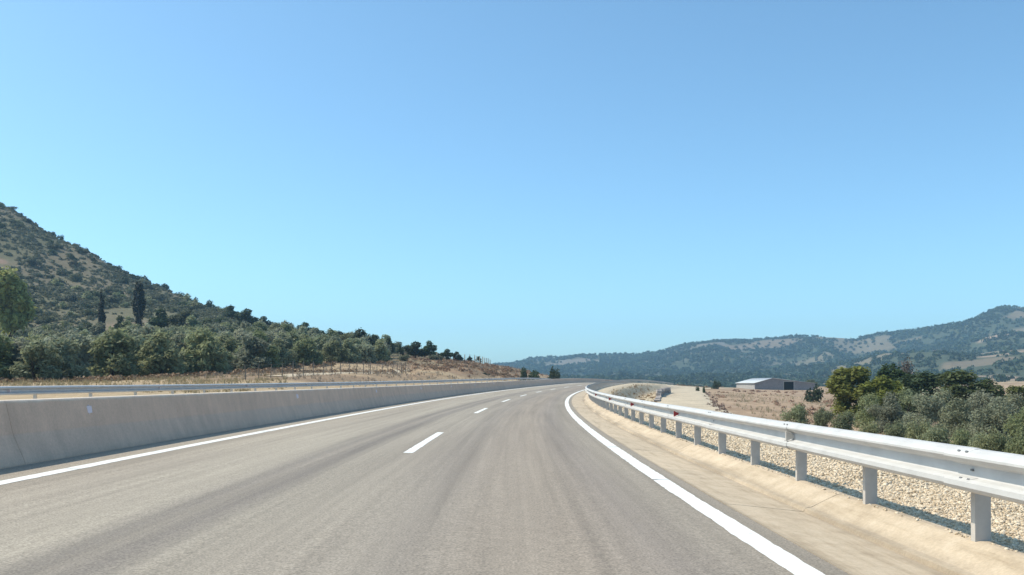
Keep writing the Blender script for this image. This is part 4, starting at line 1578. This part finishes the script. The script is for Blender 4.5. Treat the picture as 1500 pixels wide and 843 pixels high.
joined_clumps('dry_brush', p, r_, r_ * .9, 45, 'dry_brush', .24, 108, 'reddish brown brush along the far end of the pale track')
plant_at('evergreen_bush', 'shrub_dark', 1021, 205, 563, 8, 'small dark bush on the right edge of the pale track, the left of two', 'bush')
plant_at('evergreen_bush', 'shrub_dark', 1031, 190, 565, 8, 'small dark bush on the right edge of the pale track, the right of two', 'bush')
# weeds edging the right-hand track
tq = [xy(1076, 75), xy(1056, 95), xy(1044, 130), xy(1036, 200)]
q, r_ = brush_line(tq, 45, .4, .2, .5)
joined_clumps('dry_brush', np.stack([q[:, 0], q[:, 1], terrain(q[:, 0], q[:, 1])], 1), r_, r_ * 1.1, 60, 'dry_brush', .22, 10, 'brown weeds edging the pale track on the right')

# white hive box at the foot of the olives
g = ground_pt(103, 106)
hive = empty('white_box', loc=g + np.array([0, 0, .55]), label='small white box among the olive trees on the left', cat='box')
vv, ff = box_v(0, 0, .12, .40, .34, .24)
obj('box_body', mesh_np('box_body', vv, ff, 'white_plastic'), hive)
vv, ff = box_v(0, 0, .265, .46, .40, .05)
obj('lid', mesh_np('lid', vv, ff, 'white_plastic'), hive)
vv, ff = join([box_v(sx, sy, -.35, .05, .05, .7) for sx in (-.16, .16) for sy in (-.12, .12)])
obj('stand', mesh_np('stand', vv, ff, 'weathered_post'), hive)

# ------------------------------------------------------------------ haze
HAZE = 0.00018
m = bpy.data.materials.new('haze')
m.use_nodes = True
nt = m.node_tree
nt.nodes.clear()
out = nt.nodes.new('ShaderNodeOutputMaterial')
pv = nt.nodes.new('ShaderNodeVolumePrincipled')
pv.inputs['Color'].default_value = (.42, .71, 1.0, 1)
pv.inputs['Density'].default_value = HAZE
nt.links.new(pv.outputs[0], out.inputs['Volume'])
M['haze'] = m
gz = bpy.data.objects['ground'].data
co = np.empty(len(gz.vertices) * 3, np.float32)
gz.vertices.foreach_get('co', co)
zs = co[2::3]
lo, hi = float(zs.min()) - 1.2, float(zs.max()) + 14
vv, ff = box_v(0, 0, (lo + hi) / 2, 7200, 7200, hi - lo)
obj('haze', mesh_np('haze', vv, ff, 'haze'), kind='stuff', label='thin blue summer haze over the valley')
print('SCENE', n_olive, 'olives', n_far, 'far trees', 'z', lo, hi)
